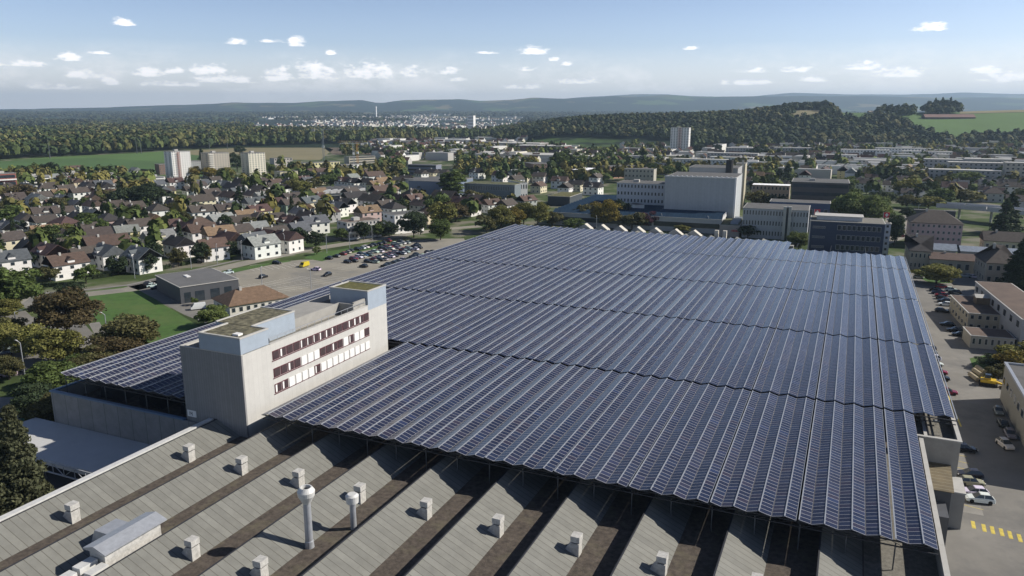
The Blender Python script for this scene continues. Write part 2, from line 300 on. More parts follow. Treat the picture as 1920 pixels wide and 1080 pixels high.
# ================================================================= GROUND
def ground():
    azs=np.concatenate([np.linspace(-180,-62,16)[:-1],np.linspace(-62,62,560),np.linspace(62,180,16)[1:]])
    rs=np.concatenate([[4.],np.linspace(60,1250,14),np.linspace(1290,3600,70)[0:],np.geomspace(3680,21500,120)])
    A,R=np.meshgrid(np.radians(azs),rs);x=R*np.sin(A);y=R*np.cos(A);z=gzv(x,y)
    z=np.where((np.abs(np.degrees(A))>60),0,z)
    nr,na=x.shape;v=np.stack([x,y,z],-1).reshape(-1,3)
    i=np.arange(nr-1)[:,None]*na+np.arange(na-1)[None];q=np.stack([i,i+na,i+na+1,i+1],-1).reshape(-1,4)
    me=bpy.data.meshes.new('ground');me.from_pydata(v.tolist(),[],q[:,::-1].tolist());me.polygons.foreach_set('use_smooth',[True]*len(me.polygons))
    m=bpy.data.materials.new('groundmat');m.use_nodes=True;t=m.node_tree;b=t.nodes['Principled BSDF'];L=t.links.new;b.inputs['Roughness'].default_value=.95;b.inputs['Specular IOR Level'].default_value=.1
    tc=nd(t,'ShaderNodeTexCoord');mp=nd(t,'ShaderNodeMapping');mp.inputs['Rotation'].default_value=(0,0,.5);L(tc.outputs['Object'],mp.inputs[0])
    vo=nd(t,'ShaderNodeTexVoronoi',feature='F1',distance='CHEBYCHEV');vo.inputs['Scale'].default_value=.0021;L(mp.outputs[0],vo.inputs['Vector'])
    cr=nd(t,'ShaderNodeValToRGB');cr.color_ramp.interpolation='CONSTANT';e=cr.color_ramp.elements;e[0].color=(.055,.095,.03,1);e[1].position=.35;e[1].color=(.13,.115,.055,1)
    k=e.new(.5);k.color=(.075,.12,.035,1);k=e.new(.75);k.color=(.16,.14,.075,1)
    s1=nd(t,'ShaderNodeSeparateColor');L(vo.outputs['Color'],s1.inputs[0]);L(s1.outputs[0],cr.inputs[0])
    no=nd(t,'ShaderNodeTexNoise');no.inputs['Scale'].default_value=.0011;no.inputs['Detail'].default_value=7;no.inputs['Roughness'].default_value=.6;L(tc.outputs['Object'],no.inputs['Vector'])
    f=nd(t,'ShaderNodeMapRange');L(no.outputs['Fac'],f.inputs[0]);f.inputs[1].default_value=.545;f.inputs[2].default_value=.56
    mx=nd(t,'ShaderNodeMix',data_type='RGBA');L(f.outputs[0],mx.inputs[0]);mx.inputs[6].default_value=(.018,.03,.016,1);L(cr.outputs[0],mx.inputs[7])
    # town gardens close by
    n3=nd(t,'ShaderNodeTexNoise');n3.inputs['Scale'].default_value=.045;n3.inputs['Detail'].default_value=6;L(tc.outputs['Object'],n3.inputs['Vector'])
    c3=nd(t,'ShaderNodeValToRGB');e=c3.color_ramp.elements;e[0].position=.35;e[0].color=(.045,.065,.025,1);e[1].position=.62;e[1].color=(.19,.18,.14,1);k=e.new(.5);k.color=(.07,.10,.035,1);L(n3.outputs['Fac'],c3.inputs[0])
    sx=nd(t,'ShaderNodeSeparateXYZ');L(tc.outputs['Object'],sx.inputs[0]);g=nd(t,'ShaderNodeMapRange');L(sx.outputs[1],g.inputs[0]);g.inputs[1].default_value=1350;g.inputs[2].default_value=1450
    m2=nd(t,'ShaderNodeMix',data_type='RGBA');L(g.outputs[0],m2.inputs[0]);L(c3.outputs[0],m2.inputs[6]);L(mx.outputs[2],m2.inputs[7]);L(m2.outputs[2],b.inputs['Base Color'])
    me.materials.append(m);tag(link(me,'ground'),kind='structure')
ground()
def pixpoly(name,pts,m,lvl=1,z=0,draped=False):
    vs=[]
    for p in pts:
        q=at(p[0],p[1],0); vs.append((q.x,q.y,lvl*.004+z))
    b=MB().add(vs,[tuple(range(len(vs)))]);me=b.mesh(name,[m])
    if me.polygons[0].normal.z<0: me.flip_normals()
    return tag(link(me,name),kind='structure')
def uvpoly(name,pts,m,lvl=1,z=0):
    vs=[tuple(V*v+U*u+Vector((0,0,lvl*.004+z))) for v,u in pts];me=MB().add(vs,[tuple(range(len(vs)))]).mesh(name,[m])
    if me.polygons[0].normal.z<0: me.flip_normals()
    return tag(link(me,name),kind='structure')
def ribbon(name,pts,w,m,lvl=1,h=0,isw=True):
    P=[at(*p) if isw else Vector(p) for p in pts];vs=[];fs=[];n=len(P)
    for i in range(n):
        d=((P[min(i+1,n-1)]-P[max(i-1,0)])).normalized();nrm=Vector((-d.y,d.x,0))
        for s_ in (-1,1):
            q=P[i]+nrm*s_*w/2;vs.append((q.x,q.y,lvl*.004+h))
    for i in range(n-1): fs.append((2*i,2*i+2,2*i+3,2*i+1))
    me=MB().add(vs,fs).mesh(name,[m])
    return tag(link(me,name),kind='structure')
# fields
mat('field_g',(.075,.145,.028),.95,.12,.01);mat('field_g2',(.055,.115,.022),.95,.12,.01);mat('field_t',(.20,.175,.09),.95,.12,.012);mat('field_b',(.14,.105,.07),.95,.1,.012)
pixpoly('meadow',[(-200,312),(150,295),(300,284),(420,284),(420,330),(-200,330)],'field_g2',1)
pixpoly('meadow',[(0,300),(150,292),(300,285),(318,300),(180,296)],'field_g',2)
pixpoly('meadow',[(180,292),(300,284),(330,284),(330,305),(200,297)],'field_g',3)
pixpoly('field',[(300,285),(450,277),(600,272),(625,280),(600,300),(480,299),(380,292)],'field_t',2)
pixpoly('field',[(600,272),(700,270),(700,290),(625,290)],'field_b',2)
pixpoly('meadow',[(1060,272),(1160,273),(1150,285),(1075,281)],'field_g',1)
pixpoly('meadow',[(1225,262),(1370,261),(1390,270),(1240,272)],'field_g',1)
pixpoly('meadow',[(1210,300),(1238,300),(1238,312),(1210,312)],'field_g',2)
# yards, roads
uvpoly('asphalt_yard',[(13,-20),(85,-20),(85,300),(70,345),(13,345)],'asphalt',1)
pixpoly('parking_lot',[(436,514),(470,497),(545,489),(565,487),(600,487),(700,462),(800,448),(870,447),(880,470),(760,560),(560,600),(440,545)],'lot',2)
ribbon('main_road',[(-60,590),(60,560),(150,553),(240,543),(350,518),(470,491),(560,471),(650,457),(760,440),(830,430),(900,424)],8.5,'lot',3)
pixpoly('verge',[(425,507),(470,498),(540,488),(546,490),(515,495),(440,511)],'lawn',4)
pixpoly('verge',[(570,484),(585,475),(650,466),(720,458),(715,464),(640,479),(604,490)],'lawn',4)
pixpoly('lawn',[(164,546),(200,541),(243,535),(262,544),(420,640),(260,690),(205,650),(182,610)],'lawn',2)
pixpoly('depot_yard',[(236,536),(300,523),(440,510),(460,560),(385,606),(345,590),(262,545)],'asphalt',3)
ribbon('side_road',[(60,565),(110,590),(150,640),(205,690),(240,720)],9,'asphalt',2)
pixpoly('junction',[(38,572),(60,556),(165,548),(160,580),(95,590),(60,585)],'asphalt',4)
pixpoly('tree_car_park',[(-60,600),(50,582),(120,640),(200,640),(190,665),(100,690),(60,700),(-60,720)],'asphalt',5)
pixpoly('gravel_path',[(-60,745),(60,745),(60,785),(-60,800)],'pave',2)
ribbon('footpath',[(176,605),(197,640),(215,670)],3,'pave',6)
pixpoly('verge',[(36,572),(70,588),(90,596),(60,594)],'verge',6)
ribbon('pavement',[(60,552),(150,545),(240,535),(350,510),(470,483),(560,464)],2.4,'pave',2,.12)
pixpoly('grass_island',[(1818,672),(1850,665),(1882,674),(1880,700),(1860,712),(1832,710)],'lawn',3)
pixpoly('grass_island',[(1716,518),(1745,512),(1785,525),(1782,531),(1745,531)],'lawn',3)
pixpoly('far_car_park',[(1660,405),(1725,403),(1715,440),(1660,460)],'lot',2)
ribbon('kerb',[(1830,650),(1850,668),(1880,690),(1905,720)],.3,'pave',4,.1)
ribbon('yellow_line',[(1700,560),(1722,610),(1755,690),(1802,800)],.35,'yellowline',3)
for i in range(12): # bays beside the hall
    u=118+i*3; 
def crosswalk():
    for x,y in [(1777,969),(1795,973),(1825,984),(1845,990),(1861,994),(1878,998),(1894,1003),(1912,1009),(1928,1014)]:
        q=at(x,y);b=MB().box(-.28,-1.25,.014,.28,1.25,.018)
        tag(b.build('crossing_bar','yellowline',loc=(q.x,q.y,0),rz=rotz(AZV+2)),kind='structure')
crosswalk()
uvpoly('pavement',[(20.0,134),(24.6,134),(24.6,300),(20.0,300)],'pave',2)
bm_=MB()
for i in range(50):
    u=137+i*3.1;q=[V*a+U*b_+Vector((0,0,.02)) for a,b_ in((20.2,u),(24.8,u-.9),(24.8,u-.78),(20.2,u+.12))];bm_.add([tuple(w) for w in q],[(0,1,2,3)])
tag(bm_.build('bay_markings','yellowline'),kind='structure')
# parking markings in the big lot
pm=MB();P0=at(455,545);
def lotline(x0,y0,x1,y1,w=.12,m='yellowline'):
    a=at(x0,y0);b=at(x1,y1);d=(b-a).normalized();n=Vector((-d.y,d.x,0))*w
    return [tuple(p+Vector((0,0,.016))) for p in (a-n,b-n,b+n,a+n)]
lm=MB()
for (ax,ay,bx,by,n) in [(462,540,575,520,12),(505,548,640,520,13),(470,505,560,497,8),(640,505,770,478,16)]:
    A=at(ax,ay);B=at(bx,by);d=(B-A);dn=d.normalized();pn=Vector((dn.y,-dn.x,0))
    for i in range(n+1):
        p=A+d*i/n
        for sgn in(-1,1):
            q=p+pn*sgn*4.6+dn*sgn*1.0;nn=dn*.09
            z=Vector((0,0,.016));lm.add([tuple(w+z) for w in((p-nn,p+nn,q+nn,q-nn) if sgn>0 else (p+nn,p-nn,q-nn,q+nn))],[(0,1,2,3)])
tag(lm.build('parking_markings','paintline'),kind='structure')
# ================================================================= LABEL MACHINE
LM=[(400,520,'the dark grey depot'),(465,560,'the tiled bungalow'),(275,590,'the bright green lawn'),(335,310,'the white tower block'),(405,310,'the grey beige tower block'),(478,310,'the cream tower block'),(680,430,'the brown roofed flats'),(610,375,'the scallop roofed school'),(600,325,'the yellow flats'),(920,365,'the long green roofed hall'),(805,350,'the blue grey hall'),(1308,385,'the tall windowless warehouse'),(1060,372,'the moss roofed shed'),(1272,270,'the striped high rise'),(1580,440,'the navy office block'),(1535,355,'the dark concrete centre'),(1755,440,'the pink office building'),(1850,500,'the hipped corner house'),(1825,590,'the yard building'),(1715,485,'the hipped workshop'),(1880,440,'the cream long house'),(1850,395,'the grey viaduct'),(1785,230,'the hilltop farm'),(170,320,'the green meadow'),(500,290,'the tan field'),(895,295,'the brick chimney'),(60,350,'the white terraced flats'),(130,600,'the russet roadside tree'),(50,900,'the foreground fir'),(745,470,'the full car park rows'),(1140,320,'the orange balcony flats'),(1450,420,'the grey office wing'),(850,345,'the tall poplar'),(1610,290,'the white terrace flats'),(1790,320,'the grey school blocks'),(515,570,'the empty parking bays'),(540,730,'the windowed office tower'),(660,320,'the white gable flats'),(1010,305,'the brick mill'),(1850,710,'the yellow machinery'),(1835,860,'the shaded side of the yard'),(20,650,'the tree lined car park')]
ORD=['','second','third','fourth','fifth','sixth','seventh','eighth','ninth','tenth','eleventh','twelfth','thirteenth','fourteenth','fifteenth','sixteenth','seventeenth','eighteenth','nineteenth','twentieth']
PEND=[]
def auto(o,desc,cat,group,px,py): PEND.append((o,desc,cat,group,px,py));tag(o,desc,cat,group)
def resolve_labels():
    b={}
    for (o,desc,cat,group,px,py) in PEND:
        best=min(LM,key=lambda l:(l[0]-px)**2+((l[1]-py)*2.2)**2);dx=px-best[0];dy=(py-best[1])*2.2
        rel=('right of' if dx>0 else 'left of') if abs(dx)>abs(dy) else ('in front of' if dy>0 else 'behind')
        b.setdefault((desc,rel,best[2]),[]).append((px,o))
    for (desc,rel,lm_),L_ in b.items():
        L_.sort(key=lambda q:q[0]);n=len(L_)
        for i,(px,o) in enumerate(L_):
            s=f'{desc} {rel} {lm_}'
            if n>1:
                if i==0: s+=', leftmost'
                elif i==n-1: s+=', rightmost'
                elif i<len(ORD): s+=f', {ORD[i]} from left'
            if len(s.replace(',',' ').split())>16: s=s.replace(' in front of ',' before ')
            if len(s.replace(',',' ').split())>16: s=s.replace(' hipped house',' house')
            o['label']=s
# ================================================================= SOLAR CANOPY
SEG=10.95/7;G0=8.6;UE=[94.,139.4,184.6,229.8,275.0,317.5];ZC=13.75;AH=.40
HP=[.29,0,AH,0,AH,0,AH,.12]
canopy=empty('solar_canopy',(0,0,0),RF,'huge corrugated blue solar panel roof raised on posts over the factory','solar roof')
for j in range(5):
    u0,u1=UE[j]+(.0 if j==0 else .42),UE[j+1]-.38
    for k in range(0,15):
        vb=G0-10.95*k; segs=range(7)
        if k==0: segs=range(3) if j==0 else range(7)
        if k==14: segs=range(4,7)
        b=MB();caps=MB();ok=False
        for s_ in segs:
            a=vb+(s_)*SEG; 
            if k==13 and False: pass
            v0=a;v1=a+SEG;h0=HP[s_];h1=HP[s_+1]
            if j==0 and v1>-106.3 and v0<-89.8: continue
            uu1=u1
            if j==4 and v0>-20.5: uu1=300.5
            g=.07;jz=random.uniform(-.035,.035);jk=random.uniform(-.03,.03)
            if s_==0: v0+=.16
            if s_==6: v1-=.16
            v0+=g*.5;v1-=g*.5
            q=[(v0,u0,ZC+h0+jz),(v1,u0,ZC+h1-jz),(v1,uu1,ZC+h1+jk),(v0,uu1,ZC+h0-jk)]
            base=k*7+s_;n0=u0/.97;n1=uu1/.97
            b.add(q,[(0,1,2,3)],0,[[(base+.001,n0),(base+.999,n0),(base+.999,n1),(base+.001,n1)]])
            q2=[(x,y,z-.06) for x,y,z in q];b.add(q2,[(3,2,1,0)],1);b.add(q+q2,[(0,4,5,1),(1,5,6,2),(2,6,7,3),(3,7,4,0)],1)
            if HP[s_]==AH or (s_==0):
                caps.box(v0-.10,u0,ZC+h0+.0,v0+.05,uu1,ZC+h0+.09)
            if s_==6: caps.box(v1-.03,u0,ZC+h1,v1+.06,uu1,ZC+h1+.05)
            ok=True
        if ok:
            p=b.build('panel_bay',['solar','steel'],canopy);caps.build('ridge_rail','galv',p)
# purlins, trusses, posts
for j in range(6):
    u=UE[j]+(.5 if j==0 else -0.5 if j==5 else 0)
    vl,vr=(-137.8,13.4) if j==0 else (-137.8,19.7) if j<5 else (-137.8,-16.5)
    rngs=[(-137.8,-106.),(-88.6,13.4)] if j==0 else [(vl,vr)]
    b=MB()
    for a,c in rngs:
        b.box(a,u-.08,ZC-.28,c,u+.08,ZC-.12);b.box(a,u-.07,ZC-.95,c,u+.07,ZC-.82)
        n=int((c-a)/1.825)
        for i in range(n):
            x=a+i*1.825;zz=(ZC-.88,ZC-.2);b.bar((x,u,zz[i%2]),(x+1.825,u,zz[1-i%2]),.035)
    b.build('truss','darkmetal',canopy)
for j in range(6):
    uu=UE[j]+1.2 if j<5 else 316
    for i in range(-1,28):
        v=8.9-5.475*i
        if v>19.5: continue
        if j==0 and (v>13.6 or -107<v<-89.5): continue
        if j>0 and j<5 and i%2: continue
        if j==5 and v>-17:continue
        b=MB();b.bar((v,uu,9.0),(v,uu,ZC-.9),.09,n=8);b.bar((v,uu,ZC-1.4),(v+1.2,uu,ZC-.9),.05)
        b.build('post','steel',canopy)
for i in range(12):
    v=-125+i*12; 
    if -107<v<-88: continue
    b=MB();b.box(v,94.3,ZC-.16,v+.12,316,ZC-.08);b.build('purlin','darkmetal',canopy)
for v in(19.75,):
    MB().box(v,139.6,ZC-.1,v+.14,300.3,ZC+.12).build('edge_rail','galv',canopy)
MB().box(-138.0,94.2,ZC-.05,-137.86,317,ZC+.16).build('edge_rail','whitemetal',canopy)
# ================================================================= FACTORY HALL
hall=empty('factory_hall',(0,0,0),RF,'factory hall with grey sawtooth shed roofs running under the solar roof','factory')
ZR,ZG=11.5,9.2
# gutter slab + sheds
for n in range(-6,6):
    r=-32.4+10.95*n
    if r>13: continue
    ue=338; us=30 if n!=-5 else 47
    if n<=-6: us=35
    ue=301 if r>-24 else 338
    e=r+5.1; vend=min(r+10.95,14.0)
    if n==4 or e>14.3: e=min(e,13.9)
    uend=94.0 if n in(-6,-7) else 87.5 if n==4 else ue
    b=MB()
    hz_=ZR-(ZR-ZG)*(e-r)/5.1
    for (a,c) in [(us,uend)]:
        b.add([(r,a,ZR),(e,a,hz_),(e,c,hz_),(r,c,ZR)],[(0,1,2,3)],0)
        b.add([(r,a,ZR),(r,c,ZR),(r,c,ZR-.35),(r,a,ZR-.35)],[(0,1,2,3)],1)
        b.add([(r,a,ZR-.35),(r,c,ZR-.35),(r,c,ZG),(r,a,ZG)],[(0,1,2,3)],2)
        b.add([(r,a,ZG),(e,a,ZG),(e,a,hz_),(r,a,ZR)],[(0,1,2,3)],1);b.add([(r,c,ZG),(r,c,ZR),(e,c,hz_),(e,c,ZG)],[(0,1,2,3)],3)
        b.box(r-.06,a,ZR-.02,r+.14,c,ZR+.05,1)
    b.build('shed_roof',['shedroof','darkmetal','glass','board'],hall)
    if vend>e+.2: MB().add([(e,us,ZG),(vend,us,ZG),(vend,uend,ZG),(e,uend,ZG)],[(0,1,2,3)]).build('gravel_gutter','gravel',hall)
# lit gravel roof strip on the right edge and parapets
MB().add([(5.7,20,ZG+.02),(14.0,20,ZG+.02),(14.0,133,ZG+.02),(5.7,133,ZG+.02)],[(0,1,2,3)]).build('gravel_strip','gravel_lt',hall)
b=MB();b.box(14.0,15,0,14.35,133.4,11.9,0);b.box(13.85,15,11.9,14.5,133.4,12.1,1);b.build('side_wall',['concrete','concrete_lt'],hall)
b=MB();b.box(-99.3,35,0,-98.9,93.2,ZR-.2,0);b.box(-99.5,35,ZR-.2,-98.5,93.2,ZR+.12,1);b.build('side_wall',['concrete','whitemetal'],hall)
# left front wall
b=MB();b.add([(0,0,0)]*0,[]);b.box(-140.8,93.0,0,-98.9,93.35,10.2,0);b.build('front_wall','concpanel',hall)
b=MB();b.box(-141.0,92.85,10.2,-105.4,93.6,10.5,0);b.box(-141.0,93.6,10.2,-140.3,318,10.5,0);b.build('wall_coping','bluerim',hall)
b=MB();b.box(-140.8,93.35,0,-140.45,318,10.2);b.build('side_wall','concrete',hall)
MB().add([(-140.45,93.4,7.4),(-99,93.4,7.4),(-99,318,7.4),(-140.45,318,7.4)],[(0,1,2,3)]).build('low_roof','gravel',hall)
for i in range(3):
    b=MB();x=-136+i*11;b.prism([(x,7.42),(x+6,7.42),(x+.3,9.6)],100,300);b.build('skylight_ridge','darkmetal',hall)
MB().add([(-99,94,ZG),(-93,94,ZG),(-93,338,ZG),(-99,338,ZG)],[(0,1,2,3)]).build('gravel_gutter','gravel',hall)
# right wing blocks
b=MB();b.box(9.5,133.45,9.3,19.9,133.8,12.2,0);b.box(14.4,133.45,0,19.9,133.8,9.3,0);b.box(19.6,133.8,0,19.95,300,12.1,0);b.box(19.45,133.3,12.1,20.1,300,12.35,1);b.box(9.5,133.3,12.2,19.45,133.95,12.36,1)
b.build('side_wall',['concrete','concrete_lt'],hall)
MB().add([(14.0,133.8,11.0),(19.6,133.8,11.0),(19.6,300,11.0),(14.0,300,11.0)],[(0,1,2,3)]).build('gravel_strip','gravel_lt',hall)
b=MB();b.box(14.9,134,11.0,15.4,150,11.5);b.build('roof_duct','concrete_lt',hall)
b=MB();b.hull([(14.36,124,0),(18.2,124,0),(18.7,133.4,0),(14.36,133.4,0)],[(14.36,124,7.6),(18.2,124,7.6),(18.7,133.4,7.9),(14.36,133.4,7.9)],0)
b.build('annexe_wall',['depot'],hall)
b=MB();b.hull([(14.36,123.6,7.7),(18.5,123.6,7.7),(18.9,133.4,8.0),(14.36,133.4,8.0)],[(14.36,123.6,7.8),(18.5,123.6,7.8),(18.9,133.4,8.1),(14.36,133.4,8.1)],0);b.build('annexe_roof','brownsheet',hall)
b=MB();b.box(18.6,127.6,0,20.6,133.4,6.0,0);b.box(18.5,127.5,6.0,20.7,133.4,6.2,1);b.build('buttress',['concrete','concrete_lt'],hall)
b=MB();b.box(14.36,119,0,17.6,123.9,5.8,0);b.build('annexe_wall','depot',hall)
# roof lamps (small floodlight on a stay)
for (v,u) in [(10.4,91.2),(17.2,143),(10.6,77)]:
    z0=ZG if u<100 else 11; b=MB();b.bar((v,u,z0),(v,u,z0+.6),.05);b.box(v-.5,u-.3,z0+.6,v+.5,u+.3,z0+.9);b.build('roof_vent','galv',hall)
# vents: two-part housings on the eaves
def vent(v,u):
    b=MB();b.hull([(v-2.1,u-.65,ZG),(v+.35,u-.65,ZG),(v+.35,u+.65,ZG),(v-2.1,u+.65,ZG)],[(v-.75,u-.6,ZG+1.75),(v+.35,u-.65,ZG+1.75),(v+.35,u+.65,ZG+1.75),(v-.75,u+.6,ZG+1.75)],0)
    b.add([(v+.352,u-.45,ZG+.35),(v+.352,u+.45,ZG+.35),(v+.352,u+.45,ZG+1.3),(v+.352,u-.45,ZG+1.3)],[(0,1,2,3)],0)
    r=b.build('roof_vent','ventwall',hall)
    b=MB();b.box(v-.6,u-.5,ZG+1.7,v+.25,u+.5,ZG+1.98);b.build('vent_neck','black',r)
    b=MB();b.box(v-.78,u-.68,ZG+1.95,v+.42,u+.68,ZG+2.75);b.build('vent_cap','ventwall',r)
for i in range(9):
    e=-93.4+10.95*i*1.0
    for u in(41.8,62.4,82.8): 
        if u<62 and i<1: continue
        if i==1 and u in(62.4,41.8): continue
        if i<9 and not(i==8 and u<80): vent(e+.15,u)
# chimney stacks
b=MB();x,y=-59.8,70.4;b.tube([(.62,ZG),(.55,ZG+.9),(.5,ZG+1),(.48,ZG+6.2)],x,y,20);s1=b.build('chimney_stack','galv',hall)
b=MB();b.tube([(.48,ZG+6.2),(1.05,ZG+7.3),(1.12,ZG+7.9),(.75,ZG+8.45),(.62,ZG+8.45),(.6,ZG+7.9)],x,y,24);b.build('stack_hood','whitemetal',s1)
MB().tube([(.58,ZG+8.0),(.5,ZG+8.02)],x,y,20).build('stack_mouth','black',s1)
b=MB();x,y=-57.2,76.4;b.tube([(.42,ZG),(.4,ZG+3.7)],x,y,18);s1=b.build('chimney_stack','galv',hall)
MB().tube([(.4,ZG+3.7),(.82,ZG+3.9),(.88,ZG+4.9),(.6,ZG+5.15)],x,y,24).build('stack_hood','whitemetal',s1)
# ventilation plant with pitched cover (lower left)
b=MB();b.box(-80.6,55.2,ZG,-78.0,63.4,12.4,0);r=b.build('plant_housing','ventwall',hall)
b=MB();b.prism([(-81.2,12.4),(-77.4,12.3),(-77.4,12.45),(-79.3,13.1),(-81.2,12.55)],54.8,64.0);b.build('cover','galv',r)
MB().hull([(-84.5,58.2,10.4),(-81,58.2,9.3),(-81,61.8,9.3),(-84.5,61.8,10.4)],[(-83.8,58.4,12.3),(-80.8,58.4,12.3),(-80.8,61.6,12.3),(-83.8,61.6,12.3)]).build('inlet_hood','galv',r)
for i in range(3): 
    b=MB();b.box(-78.4-i*.1,52.6-i*2.7,ZG,-77.2-i*.1,55.0-i*2.7,11.2-i*.25);b.build('duct','whitemetal',r)
    b=MB();b.box(-80.3-i*.1,52.6-i*2.7,ZG,-79.0-i*.1,55.0-i*2.7,11.5-i*.25);b.build('duct','whitemetal',r)
# white gable ends visible beyond the solar roof
for v in(-112,-103.9,-95.4,-86.9,-78.8,-69.6,-61.3):
    b=MB();b.prism([(v-3.4,10.2),(v+2.6,10.2),(v+2.6,10.6),(v-.6,12.9),(v-3.4,11.2)],338.3,342);b.build('gable_light','board',hall)
MB().box(-140,338.05,0,-20,341.9,8.9).build('far_wall','concrete',hall)
for v in(-53,-49.5): MB().box(v,339,0,v+1.6,341,13.4).build('roof_housing','board',hall)
# ================================================================= OFFICE TOWER
ox,oy=-105.2,93.5;W,D=13.9,44.3;tz=24.0
P=V*ox+U*oy
tower=empty('office_building',(P.x,P.y,0),RF,'pale concrete office block with red framed window rows rising through the solar roof','office building')
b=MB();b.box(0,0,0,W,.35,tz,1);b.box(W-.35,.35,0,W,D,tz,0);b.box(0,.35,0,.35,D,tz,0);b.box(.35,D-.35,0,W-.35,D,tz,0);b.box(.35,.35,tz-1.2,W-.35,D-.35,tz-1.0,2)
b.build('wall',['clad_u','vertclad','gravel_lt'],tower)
b=MB();b.box(-.06,-.06,tz,W+.06,.4,tz+.14);b.box(-.06,.4,tz,.4,D+.05,tz+.14);b.box(W-.4,7.0,tz,W+.06,D-7.0,tz+.14);b.build('parapet_cap','concrete_lt',tower)
# penthouses
b=MB();b.hull([(4.7,.0,tz+.15),(W+.02,0,tz+.15),(W+.02,6.8,tz+.15),(4.7,6.8,tz+.15)],[(4.7,0,tz+2.85),(W+.02,0,tz+2.85),(W+.02,6.8,tz+2.85),(4.7,6.8,tz+2.85)])
b.box(2.0,6.8,tz-1,10.2,18.4,tz+2.9);r=b.build('penthouse','bluepanel',tower)
b=MB();b.box(5.1,.5,tz+2.85,W-.5,6.8,tz+2.93);b.box(2.4,6.8,tz+2.93,9.8,18.0,tz+2.98);b.build('sedum_roof','sedum',r)
b=MB()
for (x0,y0,x1,y1) in [(4.6,-.1,W+.12,.3),(W-.3,.3,W+.12,6.9),(10.3,6.7,W-.3,6.95),(4.6,.3,4.95,6.8),(1.9,6.8,2.2,18.5),(2.2,18.2,10.3,18.5),(10.0,6.95,10.3,18.2)]: b.box(x0,y0,tz+2.86,x1,y1,tz+3.1)
b.build('roof_edge','concrete_lt',r)
MB().box(10.22,7.3,tz-.9,10.28,8.6,tz+1.9).build('door','blind',r)
MB().box(11.2,1.2,tz+2.9,12.5,2.3,tz+3.25).build('roof_hatch','blind',r)
b=MB();b.box(4.2,37.3,tz-1,W+.02,D,tz+3.0);r=b.build('penthouse','bluepanel',tower)
MB().box(4.7,37.8,tz+3.0,W-.5,D-.5,tz+3.08).build('sedum_roof','moss',r)
b=MB()
for (x0,y0,x1,y1) in [(4.1,37.2,W+.1,37.6),(W-.3,37.6,W+.1,D+.1),(4.1,37.6,4.5,D+.1),(4.5,D-.3,W-.3,D+.1)]: b.box(x0,y0,tz+3.0,x1,y1,tz+3.22)
b.build('roof_edge','concrete_lt',r)
# sunken roof yard
b=MB();b.box(9.6,18.6,tz-1,9.9,33,tz+1.3);b.box(9.9,32.7,tz-1,W-.5,33.0,tz+1.3);b.hull([(1,18.6,tz-1),(9.6,18.6,tz-1),(9.6,33,tz-1),(1,33,tz-1)],[(1,18.6,tz+.6),(9.6,18.6,tz+.9),(9.6,33,tz+.9),(1,33,tz+.6)]);b.box(W-.9,33.0,tz-.9,W-.5,37.2,tz+1.6)
b.build('roof_yard_wall','concrete',tower)
b=MB();b.box(W-.3,7.2,tz+.95,W-.22,36.8,tz+1.03)
for i in range(15): b.box(W-.29,7.3+i*2.1,tz+.1,W-.23,7.36+i*2.1,tz+1.0)
b.build('railing','galv',tower)
# windows on the +V facade (local x=W), three rows
mat('redglass',(.065,.045,.048),.3,.35,1.5)
wm=winmesh(1.72,1.65,'redframe','redglass',.13)
def fwin(u,z,kind):
    if kind=='w':
        o=link(wm,'window',tower,(W+.02,u,z),PI/2)
        if random.random()<.45: MB().box(-.68,-.09,.15,-.68+random.uniform(.2,.45),-.085,1.5).build('curtain','blind',o)
    else: MB().box(W+.0,u-.72,z-.1,W+.1,u+.72,z+1.6).build('shutter','blind',tower)
y0=7.9;n=16;st=(37.4-7.4)/n
r1='w'*16;r2='wwwwbbbwwwwbwbbbww'[:18];r3='wwbbbbbwbbbbbbbbb'
for row,(z,s_) in enumerate([(20.95,'w'*16),(17.7,'wwwwbbbwwwwbwbbw'),(14.75,'wwbbbbwbbbbbbbbb')]):
    for i,k in enumerate(s_): fwin(7.6+st*(i+.5)-.2,z,k)
for z in(20.85,17.6,14.65): MB().box(W,7.3,z-.12,W+.12,37.3,z).build('sill','redframe',tower)
# number plate 14
b=MB();b.box(.35,-.08,11.0,2.4,-.01,12.2,0);r=b.build('number_plate','blind',tower)
def digits(par,txt,x,y,z,hh,m):
    o=MB();w=hh*.55;segs={'1':'bc','4':'fgbc','0':'abcdef'};t=hh*.13
    for ch in txt:
        for sgm in segs[ch]:
            q={'a':(0,hh-t,w,hh),'b':(w-t,hh/2,w,hh),'c':(w-t,0,w,hh/2),'d':(0,0,w,t),'e':(0,0,t,hh/2),'f':(0,hh/2,t,hh),'g':(0,hh/2-t/2,w,hh/2+t/2)}[sgm]
            o.box(x+q[0],y-.02,z+q[1],x+q[2],y-.0,z+q[3])
        x+=w*1.45
    o.build('numeral',m,par)
digits(r,'14',.6,-.085,11.25,.7,'black')
